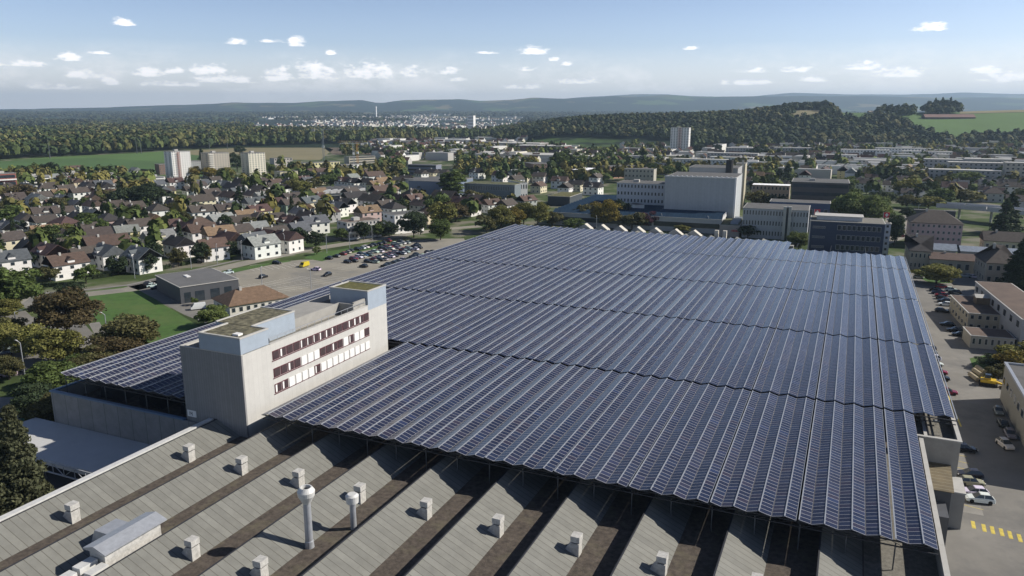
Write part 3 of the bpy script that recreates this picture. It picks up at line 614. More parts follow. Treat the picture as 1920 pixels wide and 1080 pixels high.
# person on the roof terrace
def person():
    me=bpy.data.meshes.new('person');pts=[(0,0,.93),(0,0,1.2),(0,0,1.45),(0,0,1.62),(0,0,1.76),(.19,0,1.42),(.27,.03,1.12),(.25,-.12,.88),(-.19,0,1.42),(-.27,.03,1.12),(-.25,-.12,.88),(.1,0,.88),(.12,-.02,.48),(.12,.03,.06),(.12,-.13,.03),(-.1,0,.88),(-.12,.02,.48),(-.12,.05,.06),(-.12,-.11,.03)]
    ed=[(0,1),(1,2),(2,3),(3,4),(2,5),(5,6),(6,7),(2,8),(8,9),(9,10),(0,11),(11,12),(12,13),(13,14),(0,15),(15,16),(16,17),(17,18)]
    rad=[.15,.15,.14,.06,.1,.075,.05,.035,.075,.05,.035,.1,.07,.045,.04,.1,.07,.045,.04]
    me.from_pydata(pts,ed,[]);me.materials.append(MT['clothes']);o=link(me,'person');m=o.modifiers.new('s','SKIN')
    for i,r_ in enumerate(rad): me.skin_vertices[0].data[i].radius=(r_,r_*.8)
    me.skin_vertices[0].data[0].use_root=True;m2=o.modifiers.new('u','SUBSURF');m2.levels=m2.render_levels=1
    return o
try:
    pe=person()
except Exception:
    bpy.context.view_layer.update();pe=bpy.data.objects['person']
    pe.data
q=V*(ox+12.6)+U*(oy+8.2);pe.location=(q.x,q.y,23.0);pe.rotation_euler=(0,0,.7);tag(pe,'person in dark clothes standing on the office roof terrace by the white door','person')
# ================================================================= LEFT ANNEXE ROOF
def annexe():
    r=empty('loading_canopy',(0,0,0),RF,'low flat white roof with steel lattice edge beside the concrete wall','roof')
    b=MB();b.box(-146.5,80.8,2.9,-99.6,92.9,3.9,0);b.build('roof_sheet','canopysheet',r)
    b=MB()
    for x in(-141.3,-127,-113,-101): b.bar((x,81,0),(x,81,2.9),.15,n=8)
    b.build('post','steel',r)
    b=MB();b.bar((-150,79.4,4.6),(-101,79.4,4.6),.14);b.bar((-150,79.4,2.7),(-101,79.4,2.7),.14)
    for i in range(18):
        x=-150+i*2.75;b.bar((x,79.4,2.7),(x,79.4,4.6),.07);b.bar((x,79.4,2.7 if i%2 else 4.6),(x+2.75,79.4,4.6 if i%2 else 2.7),.06)
    b.build('lattice_girder','galv',r)
annexe()
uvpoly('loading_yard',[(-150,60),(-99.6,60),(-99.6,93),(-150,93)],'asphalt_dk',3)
# green skip with planks
q=at(42,805);sk=empty('skip_container',(q.x,q.y,0),rotz(60),'green steel skip full of scrap planks on the grass','skip')
b=MB();L_,Wd,Hh=7,2.6,2.5
b.hull([(0.6,.1,.15),(L_-.6,.1,.15),(L_-.6,Wd-.1,.15),(.6,Wd-.1,.15)],[(0,0,Hh),(L_,0,Hh),(L_,Wd,Hh),(0,Wd,Hh)],0)
for i in range(6): b.box(.6+i*1.15,-.08,.2,.75+i*1.15,.02,Hh)
b.build('body','tealbox',sk)
b=MB()
for i in range(34):
    x=random.uniform(.4,L_-2.4);y=random.uniform(.2,Wd-.4);z=Hh+random.uniform(-.05,.55);a=random.uniform(-.6,.6);l=random.uniform(1.2,2.6)
    b.bar((x,y,z),(x+l*math.cos(a),min(max(y+l*math.sin(a),.1),Wd-.1),z+random.uniform(-.2,.2)),.09)
tag(b.build('timber_pile','plank'),'heap of pale broken planks piled in the green skip','timber');o=bpy.data.objects['timber_pile'];o.location=sk.location;o.rotation_euler=sk.rotation_euler
# ================================================================= GENERIC BLOCKS
def block(name,label,x0,y0,x1,A,ytop,dep,wallc,roofm='flatroof',z0=0,floors=0,nwin=0,wstyle='win',wallm='wall',sidew=0,parapet=.3,group=None,h=None,balc=None,roofc=None,plant=0,px=None):
    P0=at(x0,y0,0);W=facelen(P0,x1,A);Hh=h if h else htop(P0,ytop)
    r=empty(name,P0,rotz(A),label,'building',group)
    b=MB();b.box(0,0,0,W,dep,Hh-.25,0);b.build('wall',wallm,r,color=wallc)
    b=MB();b.box(-.25,-.25,Hh-.25,W+.25,dep+.25,Hh-.05,0);b.box(.15,.15,Hh-.05,W-.15,dep-.15,Hh,1)
    b.build('roof',['concrete_lt',roofm],r)
    if plant: MB().box(W*.3,dep*.3,Hh,W*.3+3.5,dep*.3+3,Hh+1.6).build('roof_plant','concrete_lt',r)
    if floors:
        fh=Hh/floors
        zs=[fh*i+fh*.32 for i in range(floors)]
        if wstyle=='win' and nwin:
            w=W/nwin;wins(r,W,dep,0,[w*(i+.5) for i in range(nwin)],zs,w*.5,fh*.46)
        elif wstyle=='band':
            for z in zs: MB().box(.8,-.06,z,W-.8,0.02,z+fh*.42).build('window_band','glass',r)
        if sidew:
            w=dep/sidew
            for z in zs:
                wins(r,W,dep,3,[w*(i+.5) for i in range(sidew)],[z],w*.4,fh*.42)
                if A>95 : pass
            wins(r,W,dep,1,[w*(i+.5) for i in range(sidew)],zs,w*.4,fh*.42)
        if balc:
            for z in zs:
                b=MB();b.box(W*balc[0],-1.3,z-fh*.3,W*balc[1],0,z-fh*.3+.15);b.box(W*balc[0],-1.35,z-fh*.3,W*balc[1],-1.27,z-fh*.3+1.0)
                b.build('balcony',wallm,r,color=balc[2] if len(balc)>2 else wallc)
    r['W']=W;r['Hh']=Hh;return r
WH=(.78,.77,.74);CR=(.62,.56,.38);BG=(.46,.42,.34);GY=(.36,.36,.36);YL=(.68,.63,.36);DB=(.25,.3,.38)
block('tower_block','white high rise with red balconies, leftmost of the three left towers',326,338,361,42,284,16,WH,floors=13,nwin=8,sidew=2,balc=(.25,.42,(.35,.2,.17)),plant=1)
block('tower_block','grey beige high rise, middle of the three left towers',394,335,433,42,287,15,(.47,.43,.36),floors=12,nwin=8,sidew=2,balc=(.02,.22,(.7,.68,.62)),plant=1)
block('tower_block','cream high rise, rightmost of the three left towers',469,335,500,42,287,15,(.68,.65,.53),floors=12,nwin=6,sidew=2,plant=1)
block('high_rise','striped white high rise with coloured balconies by the meadow',1256,284,1290,112,239,16,WH,floors=15,nwin=7,sidew=3,balc=(.4,.62,(.45,.25,.2)),plant=1)
block('apartment_block','pale grey low flats between the white and beige towers',358,322,378,45,302,14,GY,floors=5,nwin=5)
block('apartment_block','dark brown flats just left of the white tower',300,328,318,45,308,12,(.2,.13,.1),floors=5,nwin=4)
for i,(x0,y0,x1,yt,c,nm) in enumerate([(-6,366,35,326,(.28,.11,.09),'red brick flats at the left picture edge under the meadow'),(50,351,97,331,WH,'long white balcony flats beside the red brick flats'),(127,346,165,325,WH,'white balcony flats with dark red end wall'),(178,342,214,325,WH,'white terrace flats right of the dark red end wall'),(234,343,262,329,WH,'small white terrace flats left of the broad dark tree'),(284,346,310,332,WH,'small white terrace flats behind the broad dark tree'),(325,350,347,335,WH,'small white terrace flats under the white tower')]):
    block('apartment_block',nm,x0,y0,x1,45,yt,13,c,floors=3,wstyle='band',balc=(0,1,WH),plant=1)
block('apartment_block','dark red end wall block among the white terrace flats',107,347,128,112,329,10,(.12,.02,.03))
block('apartment_block','long pale yellow flats with little square windows',567,328,638,48,306,12,YL,floors=3,nwin=12,sidew=3)
block('apartment_block','white and blue grey flats right of the yellow flats',640,326,680,48,309,11,WH,floors=3,nwin=5,sidew=3)
block('apartment_block','long flats with concrete balconies below the cranes',655,308,704,48,294,12,BG,floors=3,wstyle='band')
block('apartment_block','small grey white flats right of the cream tower',515,314,549,48,297,12,(.5,.46,.42),floors=3,nwin=6)
block('white_cube','bluish white cube building beside a cream gable',608,336,625,48,318,9,(.5,.56,.65),floors=2,nwin=2)
block('apartment_block','low cream flats behind the yellow leafed trees',527,350,560,48,322,12,CR,floors=2,nwin=4)
b1=block('apartment_block','three storey flats with brown flat roof and long balconies above the car park',652,450,713,50,417,11,(.5,.48,.45),'flatroof_br',floors=3,nwin=9,sidew=2,balc=(0,1,WH),plant=1)
block('apartment_block','white three storey flats with grey roof right of the brown roofed flats',741,439,795,50,403,12,WH,floors=3,nwin=7,sidew=2,balc=(.2,.8,WH))
block('hall','long blue grey windowless hall in the middle of town',767,371,845,112,338,40,(.16,.2,.27),'flatroof')
block('hall','long hall with mossy roof, white skylights and window strip',871,377,965,112,343,18,(.17,.2,.22),'greenroof',floors=2,nwin=30)
block('showroom','white fronted commercial building with dark side, right of the long hall',975,378,989,66,342,22,(.6,.6,.58),'greenroof',floors=2,nwin=3)
block('apartment_block','long blue grey flats with a cream end behind the blue grey hall',765,328,818,112,308,12,(.2,.22,.28),floors=3,wstyle='band')
block('hall','white flat hall beyond the blue grey flats',735,350,790,112,334,18,(.5,.5,.5))
moss=block('shed','low dark shed with mossy flat roof beside the blue saw roofs',1027,385,1068,112,367,30,(.05,.06,.07),'moss')
block('mill','brick mill building with rows of square windows',1000,332,1032,70,307,25,(.36,.23,.17),floors=3,nwin=9)
block('apartment_block','terraced flats with orange balconies',1143,335,1190,64,312,14,(.5,.33,.24),floors=3,wstyle='band',balc=(0,1,(.62,.4,.3)))
block('hall','flat hall with cream yellow fascia behind the orange balcony flats',1106,316,1146,66,307,25,(.62,.6,.4))
block('hall','large dark barn with sweeping dark roof right of the tiled houses',1072,340,1100,112,318,30,(.04,.035,.035),'roof')
block('apartment_block','grey flats with stair towers behind the white wing',1170,343,1225,112,316,12,(.4,.38,.32),floors=3,nwin=8)
# big warehouse complex
wh=block('warehouse','tall pale windowless warehouse cube, biggest in the middle distance',1243,423,1372,112,331,40,(.5,.5,.5),'flatroof',wallm='warehouse')
b=MB();W=wh['W'];Hh=wh['Hh'];b.box(W+.02,-.4,0,W+1.0,1.2,Hh+.6);b.box(-.3,-.35,Hh,W+.3,.3,Hh+.5);b.build('edge_trim','blind',wh)
for i in range(14): MB().box(i*W/14+.6,-.45,Hh+.5,i*W/14+1.6,.2,Hh+.9).build('roof_cowl','blind',wh)
block('office_wing','white two storey office wing attached left of the tall warehouse',1155,408,1243,112,342,20,(.52,.54,.56),'flatroof',floors=5,nwin=14,plant=1)
block('upper_works','grey upper storey block with window strip behind the tall warehouse',1288,400,1378,112,313,26,(.36,.36,.36),'flatroof',floors=1,wstyle='band')
st=block('stair_tower','slim cream and grey tower at the right of the tall warehouse',1375,392,1392,112,306,12,(.45,.41,.3),'flatroof')
MB().box(st['W']*.6,-.5,0,st['W']*.6+1.5,0,st['Hh']+2).build('pilaster','board',st)
ch=empty('chimney',at(1362,405),0,'short black chimney on the works roof','chimney');MB().tube([(2.4,20),(2.2,35)],0,0,14).build('shaft','black',ch)
# blue saw-tooth hall
def sawhall(name,label,x0,y0,x1,A,hw,nt,pitch,hr,z0wall,m='bluesaw',ends='blind'):
    P0=at(x0,y0);W=facelen(P0,x1,A);r=empty(name,P0,rotz(A),label,'factory')
    D=nt*pitch;MB().box(0,0,0,W,D,z0wall-.05).build('wall','wall',r,color=(.45,.45,.44))
    MB().box(1,-.06,z0wall*.35,W-1,.02,z0wall*.7).build('window_band','glass',r)
    MB().box(-.3,-.3,z0wall-.05,W+.3,0,z0wall+.35).build('fascia','concrete_lt',r)
    for i in range(nt):
        y=i*pitch;b=MB();b.prismx([(y,z0wall),(y+pitch,z0wall),(y+pitch*.95,z0wall+hr)],0,W,0);b.build('saw_roof',m,r)
        MB().prismx([(y,z0wall),(y+pitch,z0wall),(y+pitch*.95,z0wall+hr+.4)],W+.01,W+.3,0).build('saw_end',ends,r)
    return r,W
sh,_=sawhall('sawtooth_hall','blue sawtooth roofed hall in front of the tall warehouse',1212,431,1352,112,0,7,5.0,2.2,7.5)
MB().box(46,-.5,2,58,-.15,5.5).build('sign_board','whitemetal',sh)
sawhall('sawtooth_hall','wide blue sawtooth roofed hall left of the white office wing',1035,421,1225,112,0,15,6.,2.0,7)
block('white_annexe','small white roof house on the blue sawtooth hall',1192,418,1207,70,384,9,WH)
ln=block('link_building','low building with arched roof lights and red lettering',1348,443,1385,112,421,30,(.42,.36,.32),'greenroof')
for i in range(4):
    y=3+i*6.5;MB().prismx([(y,ln['Hh']),(y+5.5,ln['Hh']),(y+5.5,ln['Hh']+.3),(y+2.7,ln['Hh']+1.4),(y,ln['Hh']+.3)],ln['W']*.5,ln['W']*.9).build('arched_rooflight','skylight',ln)
for i in range(6): MB().box(ln['W']*.62+i*.75,-.09,ln['Hh']*.45,ln['W']*.62+i*.75+.5,-.02,ln['Hh']*.62).build('lettering','redletter',ln)
ow=block('office_wing','long pale grey office wing with two window strips right of the arched building',1390,445,1512,112,389,24,(.40,.41,.43),'flatroof',floors=3,nwin=22)
W=ow['W'];Hh=ow['Hh'];MB().box(W*.62,-1.6,0,W*.665,0,Hh+1.5).build('stair_tower','concrete_lt',ow);MB().box(W*.70,-1.6,0,W*.745,0,Hh+1.5).build('stair_tower','concrete_lt',ow);MB().box(W*.665,-1.2,0,W*.70,0,Hh+1.3).build('stair_glazing','glass',ow)
bp=block('office_annexe','navy roofed pavilion behind the long grey office wing',1440,430,1552,112,377,14,(.05,.08,.15),'flatroof',floors=1,nwin=8)
nb=block('office_block','dark navy office block with white window bays at the far canopy edge',1513,492,1651,112,413,18,(.035,.05,.09),'gravel_lt',wallm='wall')
W=nb['W'];Hh=nb['Hh'];n=9;fh=Hh/4.4
for f in range(4):
    z=Hh-fh*(f+.85)
    for i in range(n): link(winmesh(W*.052,fh*.5),'window',nb,(W*(.4+.066*i),-.03,z),0)
    for i in range(6): link(winmesh(W*.02,fh*.22),'window',nb,(W*(.05+.03*i),-.03,z+.3),0)
MB().box(-.3,-.3,0,.2,.3,Hh+.2).build('corner_trim','concrete_lt',nb)
b=MB();b.box(W*.08,3,Hh,W*.7,12,Hh+1.7);b.build('penthouse','galv',nb);MB().box(W*.05,2.4,Hh+1.7,W*.72,12.6,Hh+2).build('penthouse_roof','concrete_lt',nb)
fe=block('fire_stair','white spiral fire stair landings at the right end of the navy block',1652,483,1664,112,419,5,(.6,.62,.65),floors=6,wstyle='band')
block('civic_centre','dark concrete centre with deep window bands and flat roof',1480,400,1587,112,340,30,(.085,.08,.085),'flatroof',floors=4,wstyle='band',plant=1)
block('apartment_block','long flats with mauve brown wall and hipped brown roof left of the concrete centre',1408,383,1478,112,346,12,(.38,.3,.24),'roof',floors=3,nwin=10)
# depot
dp=block('depot','dark grey flat roofed depot with big garage doors by the lawn',340,570,449,AZU+25,538,26,(.07,.075,.085),'depotroof',wallm='depot')
W=dp['W'];Hh=dp['Hh']
for xf,wd in((.06,.11),(.24,.16),(.5,.16),(.74,.13)): MB().box(W*xf,-.05,.2,W*(xf+wd),.02,Hh*.62).build('garage_door','glass',dp)
MB().box(W*.35,14,Hh,W*.42,18,Hh+.3).build('roof_hatch','blind',dp)
# ================================================================= GABLE BUILDINGS
def gable(par,W,D,eh,rh,wc,rc,hip=0,ov=.5,dormer=False,chim=True,nw=3,fl=2,sw=2,wm_='wall'):
    """ridge along local x"""
    b=MB();b.box(0,0,0,W,D,eh,0)
    if not hip:
        b.add([(0,0,eh),(0,D,eh),(0,D/2,rh)],[(0,2,1)],0);b.add([(W,0,eh),(W,D,eh),(W,D/2,rh)],[(0,1,2)],0)
    b.build('wall',wm_,par,color=wc)
    k=(rh-eh)/(D/2);e=eh-ov*k;hx=hip*D/2;t=.22
    A=[(-ov,-ov,e),(W+ov,-ov,e),(W+ov,D+ov,e),(-ov,D+ov,e)];R=[(-ov+hx if hip else -ov,D/2,rh),(W+ov-hx if hip else W+ov,D/2,rh)]
    top=A+R;bot=[(x,y,z) for x,y,z in top];top=[(x,y,z+t) for x,y,z in top];vs=bot+top
    f=[(6,7,11,10),(8,9,10,11),(0,4,5,1),(2,5,4,3),(0,1,7,6),(1,2,8,7),(2,3,9,8),(3,0,6,9)]
    f+=[(7,8,11),(9,6,10),(1,5,2),(3,4,0)]
    ro=MB().add(vs,f).build('roof','roof',par,color=rc)
    if chim: MB().box(W*.3,D*.42,rh-1.2,W*.3+.8,D*.42+.8,rh+.9).build('chimney','concrete_lt',ro)
    if dormer:
        x=W*.5;dd=MB();dd.box(x-1.3,.2,eh-.2,x+1.3,D*.4,eh+1.6,0);dd.add([(x-1.3,.2,eh+1.6),(x+1.3,.2,eh+1.6),(x,.2,eh+2.7)],[(0,1,2)],0);q=dd.build('dormer','wall',ro,color=wc)
        MB().hull([(x-1.6,-.1,eh+1.45),(x,-.1,eh+2.75),(x+1.6,-.1,eh+1.45)],[(x-1.6,D*.45,eh+1.45),(x,D*.45,eh+2.75),(x+1.6,D*.45,eh+1.45)]).build('dormer_roof','roof',q,color=rc)
    fh=eh/fl;zs=[fh*i+fh*.3 for i in range(fl)]
    if nw: wins(par,W,D,0,[W*(i+.5)/nw for i in range(nw)],zs,min(1.5,W/nw*.5),fh*.45)
    if sw:
        zz=zs if hip else zs
        wins(par,W,D,1,[D*(i+.7)/(sw+.4) for i in range(sw)],zz,1.1,fh*.42);wins(par,W,D,3,[D*(i+.7)/(sw+.4) for i in range(sw)],zz,1.1,fh*.42)
        if not hip and rh-eh>2.2: wins(par,W,D,1,[D/2],[eh+.2],1.,1.1);wins(par,W,D,3,[D/2],[eh+.2],1.,1.1)
def gb(name,label,x0,y0,x1,A,eh,rh,D,wc,rc,**kw):
    P0=at(x0,y0);W=facelen(P0,x1,A);r=empty(name,P0,rotz(A),label,'building');gable(r,W,D,eh,rh,wc,rc,**kw);return r,W
BR=(.068,.055,.047);DK=(.034,.031,.032);RD=(.07,.038,.034);TN=(.21,.14,.085);LG=(.22,.23,.22);SG=(.09,.10,.11);RB=(.09,.058,.045)
gb('office_building','pink plastered three storey office building with hipped brown roof',1703,462,1800,112,12,17,18,(.50,.36,.36),BR,hip=.9,nw=10,fl=4,sw=4)
gb('workshop','hipped workshop with two rows of windows beside the far canopy corner',1703,505,1742,112,8,13,22,(.42,.38,.30),DK,hip=.9,nw=5,fl=2,sw=5)
gb('workshop','low connecting workshop with tall arched windows and roof lights',1742,510,1835,112,5.5,7,16,(.42,.38,.30),RB,hip=0,nw=6,fl=1,sw=0)
gb('house','hipped corner house with grey brown roof above the yard',1845,533,1905,108,8.5,14,17,(.40,.36,.30),BR,hip=.9,nw=4,fl=2,sw=4)
gb('house','long cream house with dark shutters on the right',1843,474,1917,112,6,9.5,11,(.50,.45,.32),BR,nw=6,fl=1,sw=2)
gb('bungalow','white bungalow with hipped brown tiled roof behind the solar roof edge',432,593,540,AZU+25,3.4,6.8,14,(.66,.64,.58),(.17,.11,.07),hip=.8,nw=8,fl=1,sw=2)
gb('hall','row of steel and glass roofs right of the pink building',1800,492,1925,112,5,6.5,10,(.3,.32,.36),(.2,.24,.3),nw=0,fl=1,sw=0,chim=False)
gb('hall','steel and glass roof in front of the pink building',1735,488,1790,112,5,7,9,(.3,.32,.36),(.2,.24,.3),nw=0,fl=1,sw=0,chim=False)
# yard buildings
yb=block('yard_building','two storey beige yard building with flat brown roof and roof hut',1812,620,1885,108,586,24,(.42,.38,.29),'flatroof_br',floors=2,nwin=5,sidew=6)
W=yb['W'];Hh=yb['Hh'];b=MB();b.box(W*.45,12,Hh,W*.45+5,16,Hh+2.2);b.build('roof_hut','barrack',yb);MB().hull([(W*.45-.4,11.6,Hh+2.2),(W*.45+5.4,11.6,Hh+2.2),(W*.45+5.4,16.4,Hh+2.2),(W*.45-.4,16.4,Hh+2.2)],[(W*.45-.4,13.9,Hh+2.9),(W*.45+5.4,13.9,Hh+2.9),(W*.45+5.4,14.1,Hh+2.9),(W*.45-.4,14.1,Hh+2.9)]).build('hut_roof','concrete_lt',yb)
block('yard_building','low single storey extension with windows below the yard building',1818,652,1900,108,628,9,(.42,.39,.32),'flatroof_br',floors=1,nwin=7)
block('yard_building','long grey building with brown flat roof at the right edge',1908,660,1990,108,598,50,(.36,.37,.38),'flatroof_br',floors=2,nwin=5,sidew=8)
q=V*35.6+U*153;rb=empty('yard_building',(q.x,q.y,0),RF,'flat roofed beige building cut by the right edge above the shaded cars','building')
MB().box(0,0,0,36,43,8.3).build('wall','wall',rb,color=(.40,.37,.30));b=MB();b.box(-.25,-.25,8.3,36,.4,8.8,0);b.box(-.25,.4,8.3,.4,43,8.8,0);b.box(.4,42.6,8.3,36,43,8.8,0);b.box(.4,.4,8.3,36,42.6,8.4,1);b.build('roof',['galv','flatroof'],rb)
wins(rb,36,43,3,[3+i*4.2 for i in range(10)],[4.2],2.2,1.6)
block('viaduct_wall','dark retaining wall under the viaduct',1702,410,1790,112,392,3,(.09,.09,.1))
# viaduct
def viaduct():
    r=empty('viaduct',(0,0,0),0,'grey concrete road viaduct crossing at the right','bridge')
    pts=[at(1765,388,6),at(1800,390,6.5),at(1860,395,7),at(1940,403,7),at(2040,414,7)];b=MB();rail=MB()
    for i in range(len(pts)-1):
        a,c=pts[i],pts[i+1];d=(c-a).normalized();n=Vector((-d.y,d.x,0))*6
        b.hull([a-n,c-n,c+n,a+n],[p+Vector((0,0,1.6)) for p in(a-n,c-n,c+n,a+n)])
        for s_ in(-1,1):
            nn=n*s_;rail.hull([a+nn*1.0,c+nn*1.0,c+nn*1.04,a+nn*1.04],[p+Vector((0,0,2.7)) for p in(a+nn*1.0,c+nn*1.0,c+nn*1.04,a+nn*1.04)])
    b.build('deck','concrete_lt',r);rail.build('parapet','galv',r)
    for p in pts[1:]: MB().bar((p.x,p.y,0),(p.x,p.y,p.z),.7,n=10).build('pier','concrete_lt',r)
viaduct()
# school with barrel shed roofs
sc=empty('school',at(557,378),rotz(66),'low school with row of white scalloped shed roofs','building')
P0=at(557,378);W=facelen(P0,688,66);MB().box(0,0,0,W,30,4.5).build('wall','wall',sc,color=(.5,.5,.48));MB().box(1,-.06,1.2,W-1,.02,3.2).build('window_band','glass',sc)
MB().box(-.4,-.4,4.5,W+.4,30.4,4.8).build('roof','darkmetal',sc)
for i in range(6):
    x=W*(.35+.1*i);pf=[(x,4.8)]+[(x+7*(1-math.cos(a)) ,4.8+3.0*math.sin(a)) for a in np.linspace(.15,PI/2,6)]+[(x+7,4.8)]
    MB().prism(pf[::-1],.5,2.4).build('scallop_end','blind',sc);MB().prism(pf[::-1],2.5,29).build('scallop_roof','flatroof',sc)
# flat-roofed small villas
for (x0,y0,x1,yt,nm) in [(138,482,170,471,'white flat roofed villa with moss roof, left of three'),(192,473,222,462,'white flat roofed villa, middle of three'),(252,466,276,455,'white flat roofed villa, right of three')]:
    block('villa',nm,x0,y0,x1,48,yt,11,WH,'moss',floors=1,nwin=3,h=5.2)
# ================================================================= HOUSES
PROT={}
def hproto(k,W,D,eh,rh,hip,dorm,nw,fl,sw,chim=True):
    r=empty('house',(0,0,-500),0);g=gable(r,W,D,eh,rh,WH,BR,hip=hip,dormer=dorm,nw=nw,fl=fl,sw=sw,chim=chim)
    PROT[k]=(r,W,D)
hproto('a',11.5,9.2,6.2,9.3,0,False,3,2,2);hproto('b',13.2,9.8,6.3,9.7,0,True,3,2,2);hproto('h',12.5,11,6.4,9.8,.85,False,3,2,2)
hproto('l',19,11,7.6,11.6,0,False,5,3,2);hproto('s',10,8.5,4.6,8.6,0,False,2,2,1)
KID={}
bpy.context.view_layer.update()
for k,(r,_,_) in PROT.items(): KID[k]=[(c,[(d,list(d.children)) for d in c.children]) for c in r.children]
def cpy(o,par):
    c=o.copy();C.objects.link(c);c.parent=par;return c
OCC=[]
used=set()
CN={'b':('brown',BR),'d':('dark',DK),'r':('reddish',RD),'t':('tan',TN),'g':('pale',LG),'s':('slate',SG),'k':('rust',RB)}
WN={'w':('white',WH),'c':('cream',(.64,.58,.42)),'y':('yellow',(.66,.60,.33)),'g':('grey',(.42,.42,.42)),'p':('pinkish',(.5,.38,.36)),'u':('bluish',(.3,.38,.45)),'n':('green',(.28,.36,.27))}
DIRS={'G':130,'S':40}
def house(px,py,kind,ori,rc,wc,sc=1.,A=None,small=False,dj=8):
    p=at(px,py); z=gz(p.x,p.y)
    if A is None: A=(AZV+8 if px>1000 else 128) if ori=='G' else (AZU+4 if px>1000 else 42)
    A+=random.uniform(-dj,dj)
    r0,W,D=PROT[kind];rt=rotz(A);c=Matrix.Rotation(rt,3,'Z')@Vector((W/2,D/2,0))*sc
    r=bpy.data.objects.new('house',None);C.objects.link(r);r.location=(p.x-c.x,p.y-c.y,z);r.rotation_euler=(0,0,rt);r.scale=(sc,sc,sc*random.uniform(.95,1.05));OCC.append((p.x,p.y,max(W,D)*sc*.58))
    jit=lambda col,a=.08:(lambda k:(*[q*k*random.uniform(.97,1.03) for q in col],1))(random.uniform(1-a,1+a))
    wcol=jit(WN[wc][1],.04);rcol=jit(CN[rc][1],.15)
    for ch,gr in KID[kind]:
        if small and ch.name.startswith('window') : continue
        q=cpy(ch,r)
        q.color=wcol if ch.name.startswith('wall') else rcol
        for g,gg in gr:
            if small and not g.name.startswith('dorm'): continue
            w=cpy(g,q);w.color=wcol if g.name=='dormer' else rcol
            for d in gg: d2=cpy(d,q);d2.color=rcol
    nm={'l':'apartment house','h':'hipped house','s':'small house','a':'gabled house','b':'gabled house'}[kind]
    auto(r,f'{WN[wc][0]} {nm} with {CN[rc][0]} roof','house','detached houses in the town',px,py)
    return r
HL='''33 388 a S b w|80 382 a S b w|86 414 b S b w|120 412 a S b w|215 402 a S b c|148 424 a G d g|52 428 a G b w|85 431 a S b w|124 436 h G r y|18 447 b G s w|205 430 h G d p|165 360 a G d w|198 362 b G d w|125 366 a S b w|150 372 a S b w|310 378 b G b w|361 368 a S b w|397 374 a S b c|440 366 l G d g|474 378 a G b w|330 400 a G d w|252 402 a S b w|297 410 h G b w|375 392 l S b c|378 412 b S b w|425 408 b S b c|415 430 b S g u|462 420 a S t w|450 432 a S b w|480 446 a S g w|487 368 a G b w|530 364 a G b w|494 380 a S g w|512 397 b S r w|485 412 b S r y|548 384 b S b c|545 397 a S b n|582 393 b S s c|597 372 a S t c|617 412 a G r g|645 395 b G d w|658 372 a S b w|700 392 l G b w|690 412 b S t p|512 430 b S b w|545 432 b G r w|590 434 b S s w|605 342 a G b c|645 350 b G r w|664 352 b G d w|690 352 a G b w|716 350 a S t w|745 348 a G b g|762 346 a G b c|735 330 b G b w|790 334 a G b w|812 332 a G b c|831 332 a G b w|895 332 b G d w|938 338 b G r w|775 376 h S b w|738 404 h G d w|790 398 a G b g|835 386 l G b c|872 400 l G r w|893 388 a G b y|950 398 a S b w|1012 340 a G b w|1010 358 a S k c|1034 328 h S k c|1050 350 b G k w|1080 355 a G d c|1060 362 a S b w|1112 362 b G d w|1118 342 a S b w|1068 330 a S k w|983 340 a G t c|968 346 a S b w|98 496 b G r w|20 510 b S s w|128 516 b S k w|205 498 b G s w|268 505 b G s w|20 470 a S b c|140 478 a S b g|186 460 a S b u|262 440 a S b w|240 440 a G b w|300 465 b S g c|345 450 b G r w|380 452 b S k w|412 458 b S t p|338 478 a G d w|400 483 a S k w|432 468 a G r y|450 452 a S b c|477 470 a S s w|500 464 a G r y|540 468 a G r w|492 478 b S g w|160 500 s S b w|55 480 s G b w|110 455 s G d w|165 445 s S b w|420 445 s G b w|575 420 s G b g|560 445 s S s w|740 425 s S b w|655 330 a G b w|1508 338 l S r w|1545 330 l S r w|1580 330 l S d y|1625 318 h S k w|1660 324 b S b w|1612 350 a S b w|1672 348 a S b w|1700 356 a S b g|1860 375 h G b g|1885 360 b G b w|1905 390 b G b g|1822 310 b S g w|1865 325 b S g w|1900 330 h S k w|1450 300 l G b w|1480 310 a S b w|1530 300 l G b w'''
for ln_ in HL.split('|'):
    a=ln_.split();house(int(a[0]),int(a[1])+3,a[2],a[3],a[4],a[5],sc=1.0 if a[2]!='l' else .95)
# random fill further out
def inpoly(x,y,P):
    c=False;n=len(P)
    for i in range(n):
        x0,y0=P[i];x1,y1=P[i-1]
        if (y0>y)!=(y1>y) and x<(x1-x0)*(y-y0)/(y1-y0)+x0: c=not c
    return c
BLK=[[(755,300),(860,300),(860,378),(755,378)],[(860,335),(1000,335),(1000,385),(860,385)],[(1020,360),(1400,318),(1400,450),(1000,450)],[(1380,372),(1700,372),(1700,500),(1380,500)],[(300,283),(510,283),(510,340),(300,340)],[(-100,270),(300,285),(300,322),(-100,330)],[(560,305),(710,295),(710,328),(560,328)],[(550,352),(700,345),(700,382),(550,382)],[(-50,530),(960,420),(1000,450),(400,700),(-50,700)],[(620,415),(800,400),(800,455),(620,455)],[(1480,335),(1590,335),(1590,405),(1480,405)],[(1690,385),(1990,380),(1990,1000),(1690,1000)],[(1000,300),(1035,300),(1035,335),(1000,335)],[(1240,255),(1300,255),(1300,288),(1240,288)],[(1055,268),(1170,268),(1170,288),(1055,288)],[(1220,258),(1395,258),(1395,275),(1220,275)]]
def freepos(x,y,r):
    for a,b_,c in OCC:
        if (a-x)**2+(b_-y)**2<(c+r)**2: return False
    return True
